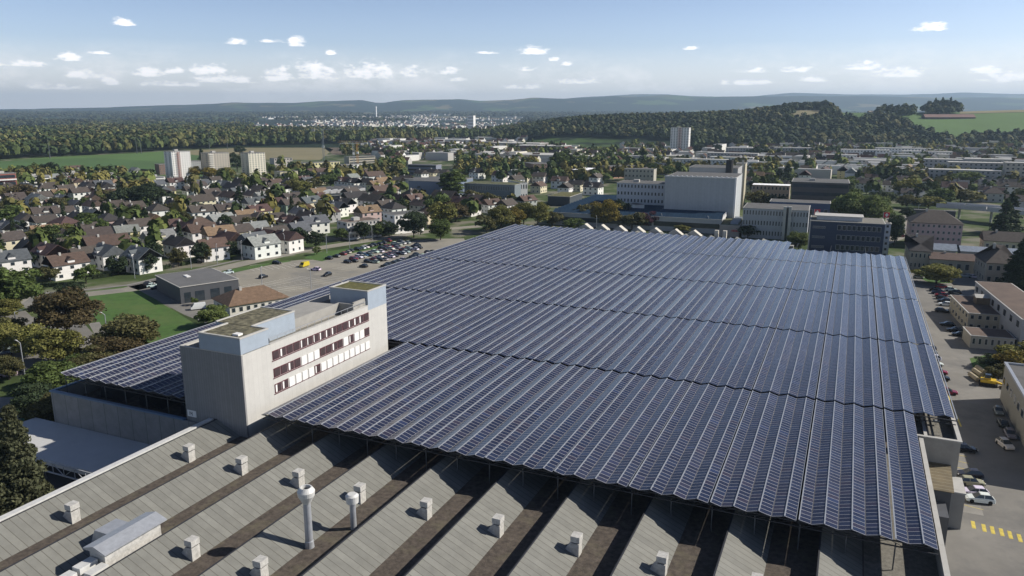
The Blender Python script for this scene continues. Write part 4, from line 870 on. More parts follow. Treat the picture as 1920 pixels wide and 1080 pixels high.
REG=[([(-80,352),(620,345),(1000,330),(1000,395),(620,440),(560,455),(240,500),(-80,560)],1.0),([(690,290),(1250,282),(1250,345),(690,345)],.55),([(1380,285),(2010,292),(2010,392),(1400,392)],.75),([(-60,330),(300,322),(300,350),(-60,350)],.5),([(510,330),(700,325),(700,350),(510,350)],.6)]
nH=len(PEND)
cands=[]
for i in range(-30,60):
    for j in range(8,75):
        q=U*(i*22.+j*0)+V*0; 
for gx in np.arange(-760,900,17.):
    for gy in np.arange(330,1330,17.):
        x=gx+random.uniform(-5,5);y=gy+random.uniform(-5,5);p=pr((x,y,0))
        for R,d in REG:
            if inpoly(p[0],p[1],R) and random.random()<d*.62: cands.append((x,y,p));break
random.shuffle(cands);cands.sort(key=lambda c:c[1]+random.uniform(-120,120))
cnt=0
for x,y,p in cands:
    if cnt>=185: break
    if any(inpoly(p[0],p[1],B) for B in BLK) or not freepos(x,y,6.5): continue
    k=random.choice('aaaabbhls' if p[0]<1200 else 'aahllb')
    house(p[0],p[1],k,random.choice('GS'),random.choice('bbdrkksbsttg'),random.choice('wwwwwwcgyw'),sc=random.uniform(.85,1.0),small=p[1]<345);cnt+=1
# hide prototypes by removing them
for k,(r,_,_) in PROT.items():
    def rm(o):
        for c in list(o.children): rm(c)
        bpy.data.objects.remove(o)
    rm(r)
# hilltop farm
def hillbuilding(px,py,Y,W,D,eh,rh,A,wc,rc,label,name='farmhouse'):
    X=(px-960)/1467.6*Y;z=gz(X,Y);r=empty(name,(X,Y,z-.4),rotz(A),label,'building');gable(r,W,D,eh,rh,wc,rc,nw=8 if W>40 else 3,fl=1,sw=0);return r
hillbuilding(1736,224,1690,105,20,5,11,94,(.16,.12,.1),(.22,.13,.11),'long hilltop farm building with brown tiled roof')
hillbuilding(1742,215,1790,45,14,6,12,94,(.5,.45,.4),(.06,.045,.04),'dark roofed farmhouse behind the long hilltop farm building')
hillbuilding(1630,208,1800,22,12,4,7,90,(.6,.58,.5),(.25,.22,.18),'small pale farm shed on the hill crest')
# brick chimney, far white tower etc.
q=at(896,300);chy=empty('chimney',q,0,'tall brick factory chimney in the middle distance','chimney');MB().tube([(2.6,0),(1.9,13.5)],0,0,12).build('shaft','barrack',chy)
def farbox(px,py,W,D,hh,label,c=WH,name='tower_block'):
    q=at(px,py);r=empty(name,(q.x,q.y,gz(q.x,q.y)),rotz(AZV),label,'building');MB().box(0,0,0,W,D,hh).build('wall','wall',r,color=c);MB().box(-.5,-.5,hh,W+.5,D+.5,hh+1).build('roof','concrete_lt',r)
    for i in range(5): MB().box(1,-.1,hh*(i+.3)/5.2,W-1,0,hh*(i+.55)/5.2).build('window_band','glass',r)
    return r
farbox(877,246,22,16,52,'slim white high rise far off in the town centre');farbox(704,226,9,9,85,'tall thin white tower on the far plain',name='silo_tower')
farbox(990,252,120,30,9,'white flat roofed warehouse under the wooded hill',name='hall');farbox(1045,250,90,30,9,'long white hall under the wooded hill, right of the first',name='hall');farbox(1100,252,60,30,10,'short white hall under the wooded hill, rightmost',name='hall')
farbox(805,272,110,30,10,'long white roofed factory beyond the cranes',name='hall');farbox(890,266,120,30,9,'pale flat factory hall left of the wooded hill',name='hall')
farbox(690,268,80,25,9,'white low hall behind the orange crane',name='hall')
farbox(820,296,110,40,8,'low pale factory roofs left of the brick chimney',name='hall');farbox(905,302,150,50,9,'low pale factory roofs right of the brick chimney',name='hall')
farbox(920,282,90,40,12,'dark brown roofed hall beyond the brick chimney',(.12,.09,.08),name='hall');farbox(965,288,80,40,12,'dark red industrial hall by the mill',(.14,.04,.04),name='hall')
for i,(x,y,w,hh,c,nm) in enumerate([(1325,306,62,13,GY,'long grey flats right of the high rise, front row'),(1360,294,60,13,GY,'long grey flats right of the high rise, back row'),(1200,306,50,10,CR,'low cream flats left of the high rise'),(1260,318,60,12,WH,'white flats in front of the high rise'),(1330,312,50,11,WH,'white flats with dark openings behind the works'),(1730,330,66,17,GY,'grey school block, leftmost'),(1775,338,58,17,GY,'grey school block with white end, middle'),(1805,332,40,18,(.55,.52,.47),'pale school block with bright end, rightmost'),(1740,345,56,13,GY,'long grey gym below the school blocks'),(1880,348,60,20,(.45,.42,.36),'beige framed flats at the right edge'),(1575,300,60,14,WH,'white terrace flats at the wood edge, left'),(1640,296,70,14,WH,'white terrace flats at the wood edge, middle'),(1690,300,60,12,WH,'white terrace flats at the wood edge, right'),(1450,292,56,12,GY,'grey flats behind the dark pines'),(1540,308,40,12,WH,'low white flats right of the grey flats'),(1600,316,46,10,WH,'white low terrace above the brown roofed houses')]):
    q=at(x,y);r=empty('apartment_block',(q.x,q.y,0),rotz(AZV),nm,'building');MB().box(0,0,0,w,13,hh).build('wall','wall',r,color=c);MB().box(-.4,-.4,hh,w+.4,13.4,hh+.5).build('roof','concrete_lt',r)
    nf=int(hh/3.2);nw=int(w/4)
    wins(r,w,13,0,[w*(k+.5)/nw for k in range(nw)],[hh/nf*(f+.3) for f in range(nf)],1.9,1.5)
# cranes
def crane(px,py,hgt,jib,A,m,label):
    q=at(px,py);r=empty('tower_crane',q,rotz(A),label,'crane');b=MB()
    for sx in(-.8,.8):
        for sy in(-.8,.8): b.bar((sx,sy,0),(sx,sy,hgt),.16)
    for i in range(int(hgt/2.5)): b.bar((-.8,-.8,i*2.5),(.8,-.8,i*2.5+2.5),.12);b.bar((.8,.8,i*2.5),(.8,-.8,i*2.5+2.5),.12)
    b.build('mast',m,r);b=MB();b.bar((-12,0,hgt),(jib,0,hgt),.3);b.bar((-12,0,hgt+1.6),(jib*.9,0,hgt+1.6),.2)
    for i in range(int(jib/3)): b.bar((i*3,0,hgt),(i*3+1.5,0,hgt+1.6),.12)
    b.build('jib',m,r);MB().box(-13,-1,hgt-2.5,-9,1,hgt).build('counterweight','concrete_lt',r);MB().box(-1.2,-1.5,hgt*.5,1.2,1.2,hgt*.5+2.6).build('cabin','whitemetal',r)
crane(608,312,44,50,84,'galv','grey lattice tower crane above the yellow flats')
crane(671,310,28,24,275,'orange','yellow orange tower crane right of the grey crane');crane(664,311,27,16,250,'galv','small grey crane beside the orange crane')
# ================================================================= CARS
def carproto():
    L,Wd=4.3,1.78
    me={}
    def pf(z): return z
    b=MB()
    # lower body: tapered stations along x
    st=[(-2.15,.35,.62,.70),(-2.05,.25,.86,.80),(-1.2,.22,.92,.88),(.9,.22,.90,.89),(1.75,.24,.78,.84),(2.12,.32,.62,.70)]
    vs=[];fs=[]
    for x,zb,zt,w in st: vs+=[(x,-w,zb),(x,w,zb),(x,w*1.0,zt-.12),(x,w*.9,zt),(x,-w*.9,zt),(x,-w,zt-.12)]
    n=6
    for i in range(len(st)-1): fs+=[(i*n+k,i*n+(k+1)%n,(i+1)*n+(k+1)%n,(i+1)*n+k) for k in range(n)]
    fs+=[(5,4,3,2,1,0),tuple((len(st)-1)*n+k for k in range(n))];b.add(vs,[f[::-1] for f in fs])
    b.hull([(-1.35,-.60,1.40),(.15,-.60,1.40),(.15,.60,1.40),(-1.35,.60,1.40)],[(-1.25,-.55,1.46),(.05,-.55,1.46),(.05,.55,1.46),(-1.25,.55,1.46)])
    for x,z in((-.45,0),): b.hull([(x-.05,-.79,.9),(x+.05,-.79,.9),(x+.05,.79,.9),(x-.05,.79,.9)],[(x-.05,-.61,1.42),(x+.05,-.61,1.42),(x+.05,.61,1.42),(x-.05,.61,1.42)])
    me['body']=b.mesh('body',['paint'])
    b=MB();b.hull([(-1.95,-.78,.88),(1.0,-.78,.88),(1.0,.78,.88),(-1.95,.78,.88)],[(-1.35,-.6,1.40),(.15,-.6,1.40),(.15,.6,1.40),(-1.35,.6,1.40)]);me['windows']=b.mesh('windows',['glass'])
    b=MB();vs=[(.33*math.cos(a),-.1,.33*math.sin(a)) for a in np.linspace(0,2*PI,12,endpoint=False)];b.hull(vs,[(x,.1,z) for x,_,z in vs]);me['wheel']=b.mesh('wheel',['tyre'])
    b=MB();b.box(2.0,.45,.55,2.1,.72,.68);b.box(2.0,-.72,.55,2.1,-.45,.68);me['headlight']=b.mesh('headlights',['blind'])
    return me
CM=carproto()
CC={'black':(.012,.012,.014),'dark grey':(.035,.037,.04),'dark blue':(.015,.025,.06),'blue':(.03,.12,.26),'red':(.22,.015,.03),'white':(.72,.72,.72),'silver':(.38,.39,.40),'beige':(.36,.32,.2),'grey':(.18,.18,.19),'yellow':(.6,.5,.03)}
def car(px,py,col,A=None,group='cars parked around the factory',van=False,lab=None):
    p=at(px,py);r=bpy.data.objects.new('van' if van else 'parked_car',None);C.objects.link(r);r.location=(p.x,p.y,.02);r.rotation_euler=(0,0,rotz((AZV if A is None else A)+random.uniform(-3,3)+random.choice((0,180))))
    c=(*[q*random.uniform(.85,1.15) for q in CC[col]],1)
    s=(1.15,1.1,1.45) if van else (random.uniform(.93,1.07),1,random.uniform(.96,1.12))
    if van:
        b=MB();b.hull([(-2.4,-.95,.35),(2.4,-.95,.35),(2.4,.95,.35),(-2.4,.95,.35)],[(-2.4,-.95,1.1),(2.3,-.95,1.1),(2.3,.95,1.1),(-2.4,.95,1.1)]);b.hull([(-2.4,-.95,1.1),(2.0,-.95,1.1),(2.0,.95,1.1),(-2.4,.95,1.1)],[(-2.3,-.8,2.15),(1.2,-.8,2.15),(1.2,.8,2.15),(-2.3,.8,2.15)])
        o=b.build('body','paint',r);o.color=c
        b=MB();b.hull([(1.3,-.82,1.15),(2.04,-.82,1.15),(2.04,.82,1.15),(1.3,.82,1.15)],[(1.0,-.72,1.98),(1.32,-.72,1.98),(1.32,.72,1.98),(1.0,.72,1.98)]);b.build('windscreen','glass',r);MB().box(-2.44,-.6,1.25,-2.38,.6,1.9).build('rear_window','glass',r)
    else:
        o=link(CM['body'],'body',r);o.color=c;link(CM['windows'],'windows',r);link(CM['headlight'],'headlights',r);r.scale=s
    for x in(-1.35,1.35):
        for y in(-.8,.8): link(CM['wheel'],'wheel',r,(x,y,.33))
    if lab: tag(r,lab,'van' if van else 'car',group);return r
    auto(r,('%s van'%col if van else '%s car'%col)+(' parked' if True else ''),'van' if van else 'car',group,px,py);return r
B,Dg,Db,Bl,R_,Wt,Si,Be,Gr='black','dark grey','dark blue','blue','red','white','silver','beige','grey'
lot=[(617,486,B),(631,482,B),(643,478,R_),(652,475,Si),(657,472,Dg),(671,469,B),(679,467,Wt),(686,465,Wt),(694,463,Dg),(702,461,B),(711,459,B),(719,457,Dg),(728,453,R_),
 (652,493,B),(663,487,R_),(664,491,B),(673,484,Wt),(681,483,Si),(677,478,Db),(685,480,Bl),(693,476,Dg),(694,480,Gr),(703,474,Wt),(713,473,Wt),(716,467,B),(723,469,Dg),(724,465,R_),(731,464,R_),(733,468,Wt),(741,463,Dg),(741,459,Wt),(748,461,Si),(755,458,Wt),(763,457,Si),(750,455,Db),(745,466,Gr),
 (690,492,B),(700,488,R_),(703,493,Si),(708,486,Db),(714,489,Dg),(712,483,Wt),(721,488,Si),(722,482,B),(727,480,R_),(733,483,Wt),(733,478,R_),(740,481,Dg),(742,474,Si),(748,477,Db),(755,477,Wt),(755,470,R_),(762,474,Si),(767,472,Dg),(766,467,Si),(778,469,Wt),(777,463,Db),(783,461,B),(786,466,Dg),
 (682,501,B),(722,501,B),(730,498,B),(738,495,Dg),(745,492,B),(752,493,Si),(757,489,Si),(764,490,B),(770,486,B),(775,483,Dg),(782,480,Db),(785,484,Gr),(791,481,Wt),(800,479,Wt),(803,475,Dg),(809,474,B)]
for x,y,c in lot: car(x,y,c,AZV+12,'cars in the big car park')
car(614,517,B,AZU,lab='black car driving alone on the open lot near the solar roof');car(494,521,B,AZU,lab='black car alone beside the empty bays');car(519,495,B,AZV,lab='black car by the grass strip left of the yellow van');car(592,507,Wt,AZV,lab='white car driving on the open lot beside the yellow van')
car(571,500,'yellow',AZU,van=True,lab='yellow van parked on the open lot')
for x,y,c in [(280,535,Dg),(287,538,Wt),(293,542,Db),(428,513,Wt)]: car(x,y,c,60)
car(372,580,Wt,60,van=True,lab='white van in the depot yard by the bungalow')
for x,y,c,A in [(156,645,Si,38),(12,655,Si,60),(30,652,Wt,60),(50,658,Wt,60),(8,668,Dg,60),(15,705,Si,60),(27,698,Wt,60)]: car(x,y,c,A)
for x,y,c in [(1753,546,B),(1758,551,Db),(1764,556,R_),(1766,540,R_),(1766,561,Dg),(1770,567,B),(1772,573,Wt),(1783,546,Wt),(1790,551,B),(1795,557,Dg),(1722,522,Si),(1733,512,Dg),(1810,520,Si),(1825,521,Wt),(1838,518,Dg),(1812,513,Bl),(1864,557,Dg),(1766,585,Dg),(1776,611,B),(1790,622,B),(1798,630,B),(1848,652,Dg),(1865,652,Db),(1668,440,Dg),(1690,424,Db),(1690,430,Si),(1689,437,Dg),(1688,444,R_)]: car(x,y,c,AZV)
car(1816,638,Wt,AZU,van=True,lab='white van at the road corner beside the low extension')
for x,y,c,A,l in [(1836,941,Wt,AZV-12,'nearest white estate car at the end of the row by the hall'),(1826,927,Wt,AZV-12,'second white car in the row by the hall'),(1820,909,Be,AZV-12,'beige car between dark and white cars by the hall'),(1817,894,Dg,AZV-12,'dark car at the back of the four by the hall'),(1810,846,B,AZV-10,'single black car against the concrete wall'),(1884,838,Wt,AZU+160,'white hatchback standing out in the shaded road'),(1893,818,Gr,AZU,'grey car in the shade, nearest of the three by the wall'),(1880,798,Dg,AZU,'dark car in the shade, middle of the three by the wall'),(1872,775,Gr,AZU,'grey car in the shade, farthest of the three by the wall')]: car(x,y,c,A,lab=l,group='cars by the factory hall')
for i,(c,y) in enumerate([(Wt,675),(Wt,686),(Dg,664),(R_,701),(B,712),(R_,738),(Wt,625),(Wt,575),(Dg,655)]): 
    q=at(1700+ (y-560)*.44,y);car(1699+(y-560)*.445-3,y,c,AZV,group='cars along the hall wall')
# ================================================================= STREET FURNITURE
lampm=MB();lampm.bar((0,0,0),(0,0,8.6),.12,n=8);LP=lampm.mesh('pole',['galv']);la=MB();la.bar((0,0,8.6),(1.5,0,9.0),.07);la.box(1.3,-.15,8.95,2.1,.15,9.08);LA=la.mesh('lamp_arm',['whitemetal'])
for x,y,A in [(253,522,150),(359,504,150),(408,495,150),(454,488,150),(492,543,150),(613,475,150),(656,470,150),(698,452,150),(535,475,330),(203,645,300),(47,705,300),(62,560,60),(35,640,60),(584,548,200),(1672,420,180),(1720,410,180),(1790,380,0),(1900,380,0),(1118,436,0),(1240,432,0),(1327,437,0),(1440,432,0)]:
    p=at(x,y);r=bpy.data.objects.new('street_lamp',None);C.objects.link(r);r.location=p;r.rotation_euler=(0,0,rotz(A));link(LP,'pole',r);link(LA,'lamp_arm',r)
    auto(r,'slim grey street lamp','street lamp','street lamps',x,y)
# power pylons in the far fields
for i,(x,y) in enumerate([(94,297),(257,288),(265,288),(393,280),(427,280),(1372,276),(1322,256)]):
    p=at(x,y);r=empty('power_pylon',p,rotz(90),None,'pylon','power pylons');b=MB();b.hull([(-.45,-.45,0),(.45,-.45,0),(.45,.45,0),(-.45,.45,0)],[(-.15,-.15,29),(.15,-.15,29),(.15,.15,29),(-.15,.15,29)]);b.build('mast','pyl',r)
    b=MB();b.bar((-4,0,24),(4,0,24),.12);b.bar((-3,0,27.5),(3,0,27.5),.12);b.build('cross_arm','pyl',r);auto(r,'thin grey power pylon','pylon','power pylons',x,y)
# flags
for x,y,l in [(1523,425,'red flag with white on a pole beside the grey wing roof'),(1652,432,'red and white flag near the big light green trees')]:
    p=at(x,y+12);r=empty('flag_pole',p,0,l,'flag');MB().bar((0,0,0),(0,0,13),.1,n=8).build('pole','whitemetal',r)
    b=MB();b.box(0.1,-.04,10.2,3.3,.04,12.9);b.build('flag','redflag',r);b=MB();b.box(1.3,-.06,10.7,2.1,-.045,12.4);b.box(.85,-.07,11.2,2.55,-.061,11.9);b.build('flag_emblem','blind',bpy.data.objects[r.name].children[-1] if False else r)
# hedges along the road
def hedge(x0,y0,x1,y1,w,h,label,n=None):
    a=at(x0,y0);b_=at(x1,y1);L=(b_-a).length;vs=[];fs=[]
    r=bpy.data.objects.new('hedge',None)
    M_=int(L*w*9);g=[]
    for i in range(M_):
        u=random.random()*L;s_=random.random()
        if s_<.45: p=(u,random.uniform(0,w),h+random.uniform(-.12,.12))
        elif s_<.8: p=(u,random.uniform(-.1,.1),random.uniform(.1,h))
        else: p=(u,w+random.uniform(-.1,.1),random.uniform(.1,h))
        q=[Vector([random.uniform(-.35,.35) for _ in range(3)]) for _ in range(3)];o=len(vs);vs+=[tuple(Vector(p)+k) for k in q];fs.append((o,o+1,o+2))
    b=MB().add(vs,fs);b.box(.1,.1,0,L-.1,w-.1,h-.15);d=(b_-a).normalized();o=b.build('hedge','leaf',loc=a,rz=math.atan2(d.y,d.x),color=(.03,.045,.018));auto(o,label,'hedge','hedges along the street',(x0+x1)/2,(y0+y1)/2)
for x0,y0,x1,y1 in [(65,540,118,538),(175,524,208,519),(214,517,238,512),(296,508,322,503),(342,499,370,493),(384,490,418,484),(430,480,470,470),(480,470,505,466)]: hedge(x0,y0,x1,y1,1.6,1.7,'dark clipped garden hedge')
# machinery and pipes heap
q=at(1852,722);r=empty('yellow_loader',q,rotz(120),'yellow tracked loader half hidden among shrubs','machine')
b=MB();b.box(-1.6,-1.1,.5,1.6,1.1,1.5);b.box(-.9,-.7,1.5,.5,.7,1.9);b.hull([(1.6,-.4,.9),(3.6,-.4,.3),(3.6,.4,.3),(1.6,.4,.9)],[(1.6,-.4,1.3),(3.7,-.4,.6),(3.7,.4,.6),(1.6,.4,1.3)]);b.build('body','yellowmach',r)
b=MB();b.hull([(3.4,-1.4,.05),(4.4,-1.4,.05),(4.4,1.4,.05),(3.4,1.4,.05)],[(3.4,-1.4,1.0),(3.8,-1.4,1.0),(3.8,1.4,1.0),(3.4,1.4,1.0)]);b.build('bucket','yellowmach',r)
b=MB();b.box(-1.9,-1.45,0,1.9,-.95,.8);b.box(-1.9,.95,0,1.9,1.45,.8);b.build('track','tyre',r);b=MB();b.box(-.8,-.65,1.9,.4,.65,2.7);b.build('cab_glass','glass',r)
for i,(x,y) in enumerate([(1833,716),(1840,708),(1846,702)]):
    p=at(x,y);b=MB();b.bar((0,0,.6),(0,4.2,.6),.55,n=14);tag(b.build('concrete_pipe','beigepipe',loc=p,rz=RF+.3),['beige pipe nearest the road beside the yellow loader','beige pipe in the middle of three beside the loader','beige pipe farthest up beside the loader'][i],'pipe','beige pipes by the loader')
# ================================================================= TREES
def leafcloud(n,rad,hgt,z0,clumps,leaf,seed,cone=False,flat=1.):
    r=np.random.default_rng(seed);vs=np.zeros((n*4,3));cl=[]
    for i in range(clumps):
        a=r.uniform(0,2*PI);
        if cone:
            t=r.uniform(0,.97)**1.25;rr=rad*(1-t)**.9*r.uniform(.3,.92);z=z0+hgt*t;cr=rad*(.24*(1-t)+.09)
        else:
            ct=r.uniform(-.95,1);rr0=math.sqrt(max(0,1-ct*ct));k=r.uniform(.45,.82);rr=rad*rr0*k;z=z0+hgt*.5+ct*hgt*.5*k;cr=rad*r.uniform(.26,.42)
        cl.append((rr*math.cos(a),rr*math.sin(a),z,cr))
    ci=r.integers(0,clumps,n);cl=np.array(cl);c=cl[ci];d=r.normal(size=(n,3));d/=np.linalg.norm(d,axis=1)[:,None]
    d[:,2]=np.where(d[:,2]<-.3,-d[:,2]*.5,d[:,2]);p=c[:,:3]+d*(c[:,3]*r.uniform(.7,1.05,n))[:,None]*np.array([1,1,.8 if not cone else .55])
    t1=np.cross(d,r.normal(size=(n,3)));t1/=np.linalg.norm(t1,axis=1)[:,None];nn=d*.8+r.normal(size=(n,3))*.5;nn/=np.linalg.norm(nn,axis=1)[:,None];t1=np.cross(nn,t1);t1/=np.linalg.norm(t1,axis=1)[:,None];t2=np.cross(nn,t1)
    s=leaf*r.uniform(.6,1.3,n)[:,None];vs[0::4]=p-t1*s;vs[1::4]=p-t2*s*.6;vs[2::4]=p+t1*s;vs[3::4]=p+t2*s*.6
    return vs,cl
def treeproto(key,rad,hgt,trunk,n,clumps,leaf,seed,cone=False):
    vs,cl=leafcloud(n,rad,hgt,trunk,clumps,leaf,seed,cone);me=bpy.data.meshes.new('crown');me.from_pydata(vs.tolist(),[],np.arange(n*4).reshape(-1,4).tolist());me.materials.append(MT['leaf'])
    b=MB();top=trunk+hgt*(.9 if cone else .5);r0=.022*(trunk+hgt)
    b.hull([(r0*math.cos(a),r0*math.sin(a),0) for a in np.linspace(0,2*PI,7,endpoint=False)],[(r0*.35*math.cos(a),r0*.35*math.sin(a),top) for a in np.linspace(0,2*PI,7,endpoint=False)])
    if not cone:
        for c in cl[:7]: b.bar((0,0,trunk*.9+.3),(c[0]*.85,c[1]*.85,c[2]),r0*.3,n=5)
    TP[key]=(me,b.mesh('trunk',['bark']),rad,trunk+hgt)
TP={}
# unit size: radius 1 scale later ; near (dense) and far variants
for i in range(3): treeproto(f'n{i}',5,9.4,1.1,12000,40+8*i,.29,10+i)
for i in range(4): treeproto(f'm{i}',5,9.4,.9,2800,26+4*i,.46,30+i)
for i in range(3): treeproto(f'f{i}',5,9.2,1.,500,14,.85,40+i)
treeproto('cn',4.6,17.5,.5,30000,420,.26,60,True);treeproto('cm',3.6,14.4,.4,3000,120,.42,61,True);treeproto('p',3.2,18,1.5,5000,40,.35,62)
GN={'fir':(0.075,0.082,0.043),'green':(0.083,0.119,0.034),'dark green':(0.042,0.063,0.030),'yellow green':(0.165,0.167,0.048),'russet':(0.100,0.082,0.037),'olive':(0.105,0.104,0.041),'golden':(0.210,0.175,0.037),'purple':(0.075,0.028,0.041),'light green':(0.128,0.167,0.053)}
def tree(px,py,h,r,col,kind='m',lab=None,xy=None):
    p=at(px,py) if xy is None else Vector((xy[0],xy[1],0));z=gz(p.x,p.y) if p.y>1200 else 0
    key={'n':f'n{random.randrange(3)}','m':f'm{random.randrange(4)}','f':f'f{random.randrange(3)}'}.get(kind,kind);cr,tr,R0,H0=TP[key]
    con=kind in('cn','cm');nm='conifer' if con else 'tree'
    o=bpy.data.objects.new(nm,None);C.objects.link(o);o.location=(p.x,p.y,z);o.rotation_euler=(0,0,random.uniform(0,6.28));o.scale=(r/R0,r/R0*random.uniform(.85,1.15),h/H0)
    c=link(cr,'crown',o);k=random.uniform(.85,1.15);c.color=(*[q*k for q in GN[col]],1);link(tr,'trunk',o);OCC.append((p.x,p.y,r*.7))
    sz='large ' if h>15 else 'small ' if h<8 else ''
    if lab: tag(o,lab,'tree','trees of the town')
    else: auto(o,f'{sz}{col} {"conifer" if con else "tree"}','tree','trees of the town',px,py)
    return o
tree(128,632,14,9.5,'russet','n','broad russet brown tree at the lawn corner');tree(134,578,9,5,'dark green','n','dark green round tree above the russet one');tree(18,590,16,11,'green','n','big green roadside tree at the left edge')
for a in [(62,668,9,6,'yellow green','n'),(108,685,10,7.5,'yellow green','n'),(4,660,8,6,'yellow green','n'),(22,645,8,5,'olive','n'),(18,712,6,4.5,'olive','n'),(242,668,11,8.5,'olive','n'),(212,690,8,8,'russet','n'),(185,700,7,6,'olive','n'),(160,705,6,5,'green','n'),(100,755,9,8,'green','n'),(118,735,7,6,'olive','n'),(85,725,6,5,'green','n'),(140,720,6,5,'olive','n'),(70,790,8,6,'dark green','n'),(95,800,7,5,'olive','n'),(10,600,7,5,'yellow green','n'),(0,585,9,6,'olive','n'),(400,612,6.5,5,'light green','n'),(365,572,3,1.6,'green','m'),
 (162,532,8,4.5,'green','m'),(222,516,8.5,4.2,'dark green','m'),(279,511,9,4.4,'dark green','m'),(335,500,8.5,4.2,'olive','m'),(378,493,9,4.8,'dark green','m'),(388,492,7,3,'olive','m'),(430,484,8,4,'dark green','m'),(475,473,8,4,'dark green','m'),(517,466,8,4.2,'dark green','m'),(560,460,9,4.5,'dark green','m'),(592,465,8,5,'dark green','m'),(594,478,4,2,'light green','m'),(640,452,7,4,'green','m'),(682,450,10,5,'dark green','m'),(707,446,8,4,'green','m'),(722,443,9,4.5,'dark green','m'),(734,441,7,4,'dark green','m'),(776,446,14,8,'dark green','n'),(826,450,11,7,'green','n'),(80,525,6,4.5,'olive','m'),(95,528,6,4,'olive','m'),(48,505,8,5,'dark green','m'),
 (912,438,11,6,'olive','m'),(940,432,14,8,'yellow green','n'),(962,428,12,7,'golden','n'),(982,420,13,8,'yellow green','n'),(1008,425,14,7,'yellow green','n'),(1036,424,9,6,'olive','m'),(1095,420,12,7,'olive','m'),(1132,427,16,9.5,'golden','n'),(1163,420,14,6,'dark green','m'),(1185,432,11,8,'olive','m'),(1216,430,11,6.5,'purple','m'),(1075,432,7,6,'green','m'),(1280,437,5,5,'yellow green','m'),(1402,446,7,6,'dark green','m'),(1497,470,9,6.5,'light green','n'),
 (1600,425,20,12,'light green','n'),(1622,430,19,13,'light green','n'),(1645,425,18,10,'light green','n'),(1590,395,16,9,'green','m'),(1676,462,16,5.5,'dark green','n'),(1755,532,7.5,8.5,'yellow green','n'),(1915,548,22,9,'dark green','cn'),(1860,690,3.5,4,'dark green','m'),(1878,690,3,4,'olive','m'),(1905,700,6,5,'golden','m'),(1915,690,7,6,'yellow green','m'),(1872,712,4,3,'olive','m'),(1880,440,20,7,'dark green','cm'),(1890,436,22,8,'dark green','cm'),(1700,412,8,5,'dark green','m'),
 (70,462,9,8,'olive','m'),(95,460,10,9,'green','m'),(125,458,9,8,'olive','m'),(150,465,7,6,'green','m'),(45,462,8,6,'dark green','m'),(15,425,13,9,'green','m'),(60,415,9,7,'dark green','m'),(110,398,10,8,'olive','m'),(125,395,9,8,'green','m'),(225,345+30,15,7,'dark green','cm'),(40,380,14,11,'russet','m'),(95,330,14,9,'dark green','m'),(120,328,8,6,'dark green','m'),(235,395,16,9,'dark green','m'),(278,392,18,13,'dark green','n'),(205,380,10,9,'olive','m'),(345,398,11,7,'green','m'),(320,408,9,6,'olive','m'),(275,440,15,5,'dark green','cm'),(300,432,8,8,'green','m'),(370,430,8,8,'olive','m'),(450,392,16,5,'dark green','cm'),(170,430,10,7,'green','m'),(175,445,11,8,'green','m'),(365,335,13,8,'golden','m'),(395,338,13,8,'golden','m'),(425,340,14,9,'yellow green','m'),(505,330,16,8,'green','m'),(525,352,10,6,'green','m'),(550,362,12,9,'yellow green','m'),(565,365,12,9,'yellow green','m'),(585,358,11,8,'olive','m'),(600,350,9,6,'golden','m'),(620,352,13,9,'green','m'),(575,345,13,9,'dark green','m'),(850,378,26,10,'green','p'),(842,376,22,9,'dark green','p'),(890,385,12,8,'olive','m'),(820,415,17,9,'green','m'),(830,425,15,9,'yellow green','m'),(855,415,13,10,'russet','m'),(805,400,12,7,'dark green','m'),(750,402,10,7,'dark green','m'),(920,392,12,8,'olive','m'),(790,370,12,9,'dark green','m'),(450,290,14,9,'dark green','m'),(380,318,24,7,'dark green','cm'),(445,322,22,9,'dark green','m'),(1050,325,24,12,'green','m'),(1065,322,22,11,'dark green','m'),(1085,318,18,10,'green','m'),(1205,318,24,7,'dark green','cm'),(1180,330,14,9,'green','m'),(1160,328,12,9,'olive','m'),(1225,330,14,10,'green','m'),(1250,332,12,10,'green','m'),(1310,290,16,10,'dark green','m'),(1345,285,14,8,'dark green','m'),(1415,300,20,10,'dark green','m'),(1435,298,20,10,'dark green','m'),(1425,330,14,12,'golden','m'),(1445,330,15,12,'yellow green','m'),(1460,355,18,9,'dark green','cm'),(1475,350,20,9,'dark green','cm'),(1440,362,14,9,'dark green','m'),(1510,290,18,8,'dark green','cm'),(1590,360,14,7,'light green','m'),(1690,345,16,10,'dark green','m'),(1700,372,15,11,'yellow green','m'),(1720,375,13,10,'dark green','m'),(1810,350,14,14,'light green','m'),(1830,345,13,12,'light green','m'),(1850,330,14,11,'green','m'),(1760,385,12,11,'green','m'),(1800,382,11,11,'olive','m'),(1655,382,10,9,'dark green','m'),(1700,390,9,8,'olive','m'),(1740,392,9,9,'yellow green','m'),(1420,390,12,9,'olive','m'),(1455,392,10,8,'dark green','m'),(1520,395,12,9,'green','m'),(1545,398,11,8,'olive','m'),(1570,395,13,9,'green','m')]: tree(*a)
tree(50,990,21,5.4,'fir','cn','big dark fir at the left edge beside the white roof');tree(2,1010,14,4.5,'fir','cn','second fir cut off at the left edge below the first')
LMt=len(PEND)
nn=lambda x,y,s,sd:float(vnoise(np.array([x/s]),np.array([y/s]),sd)[0])
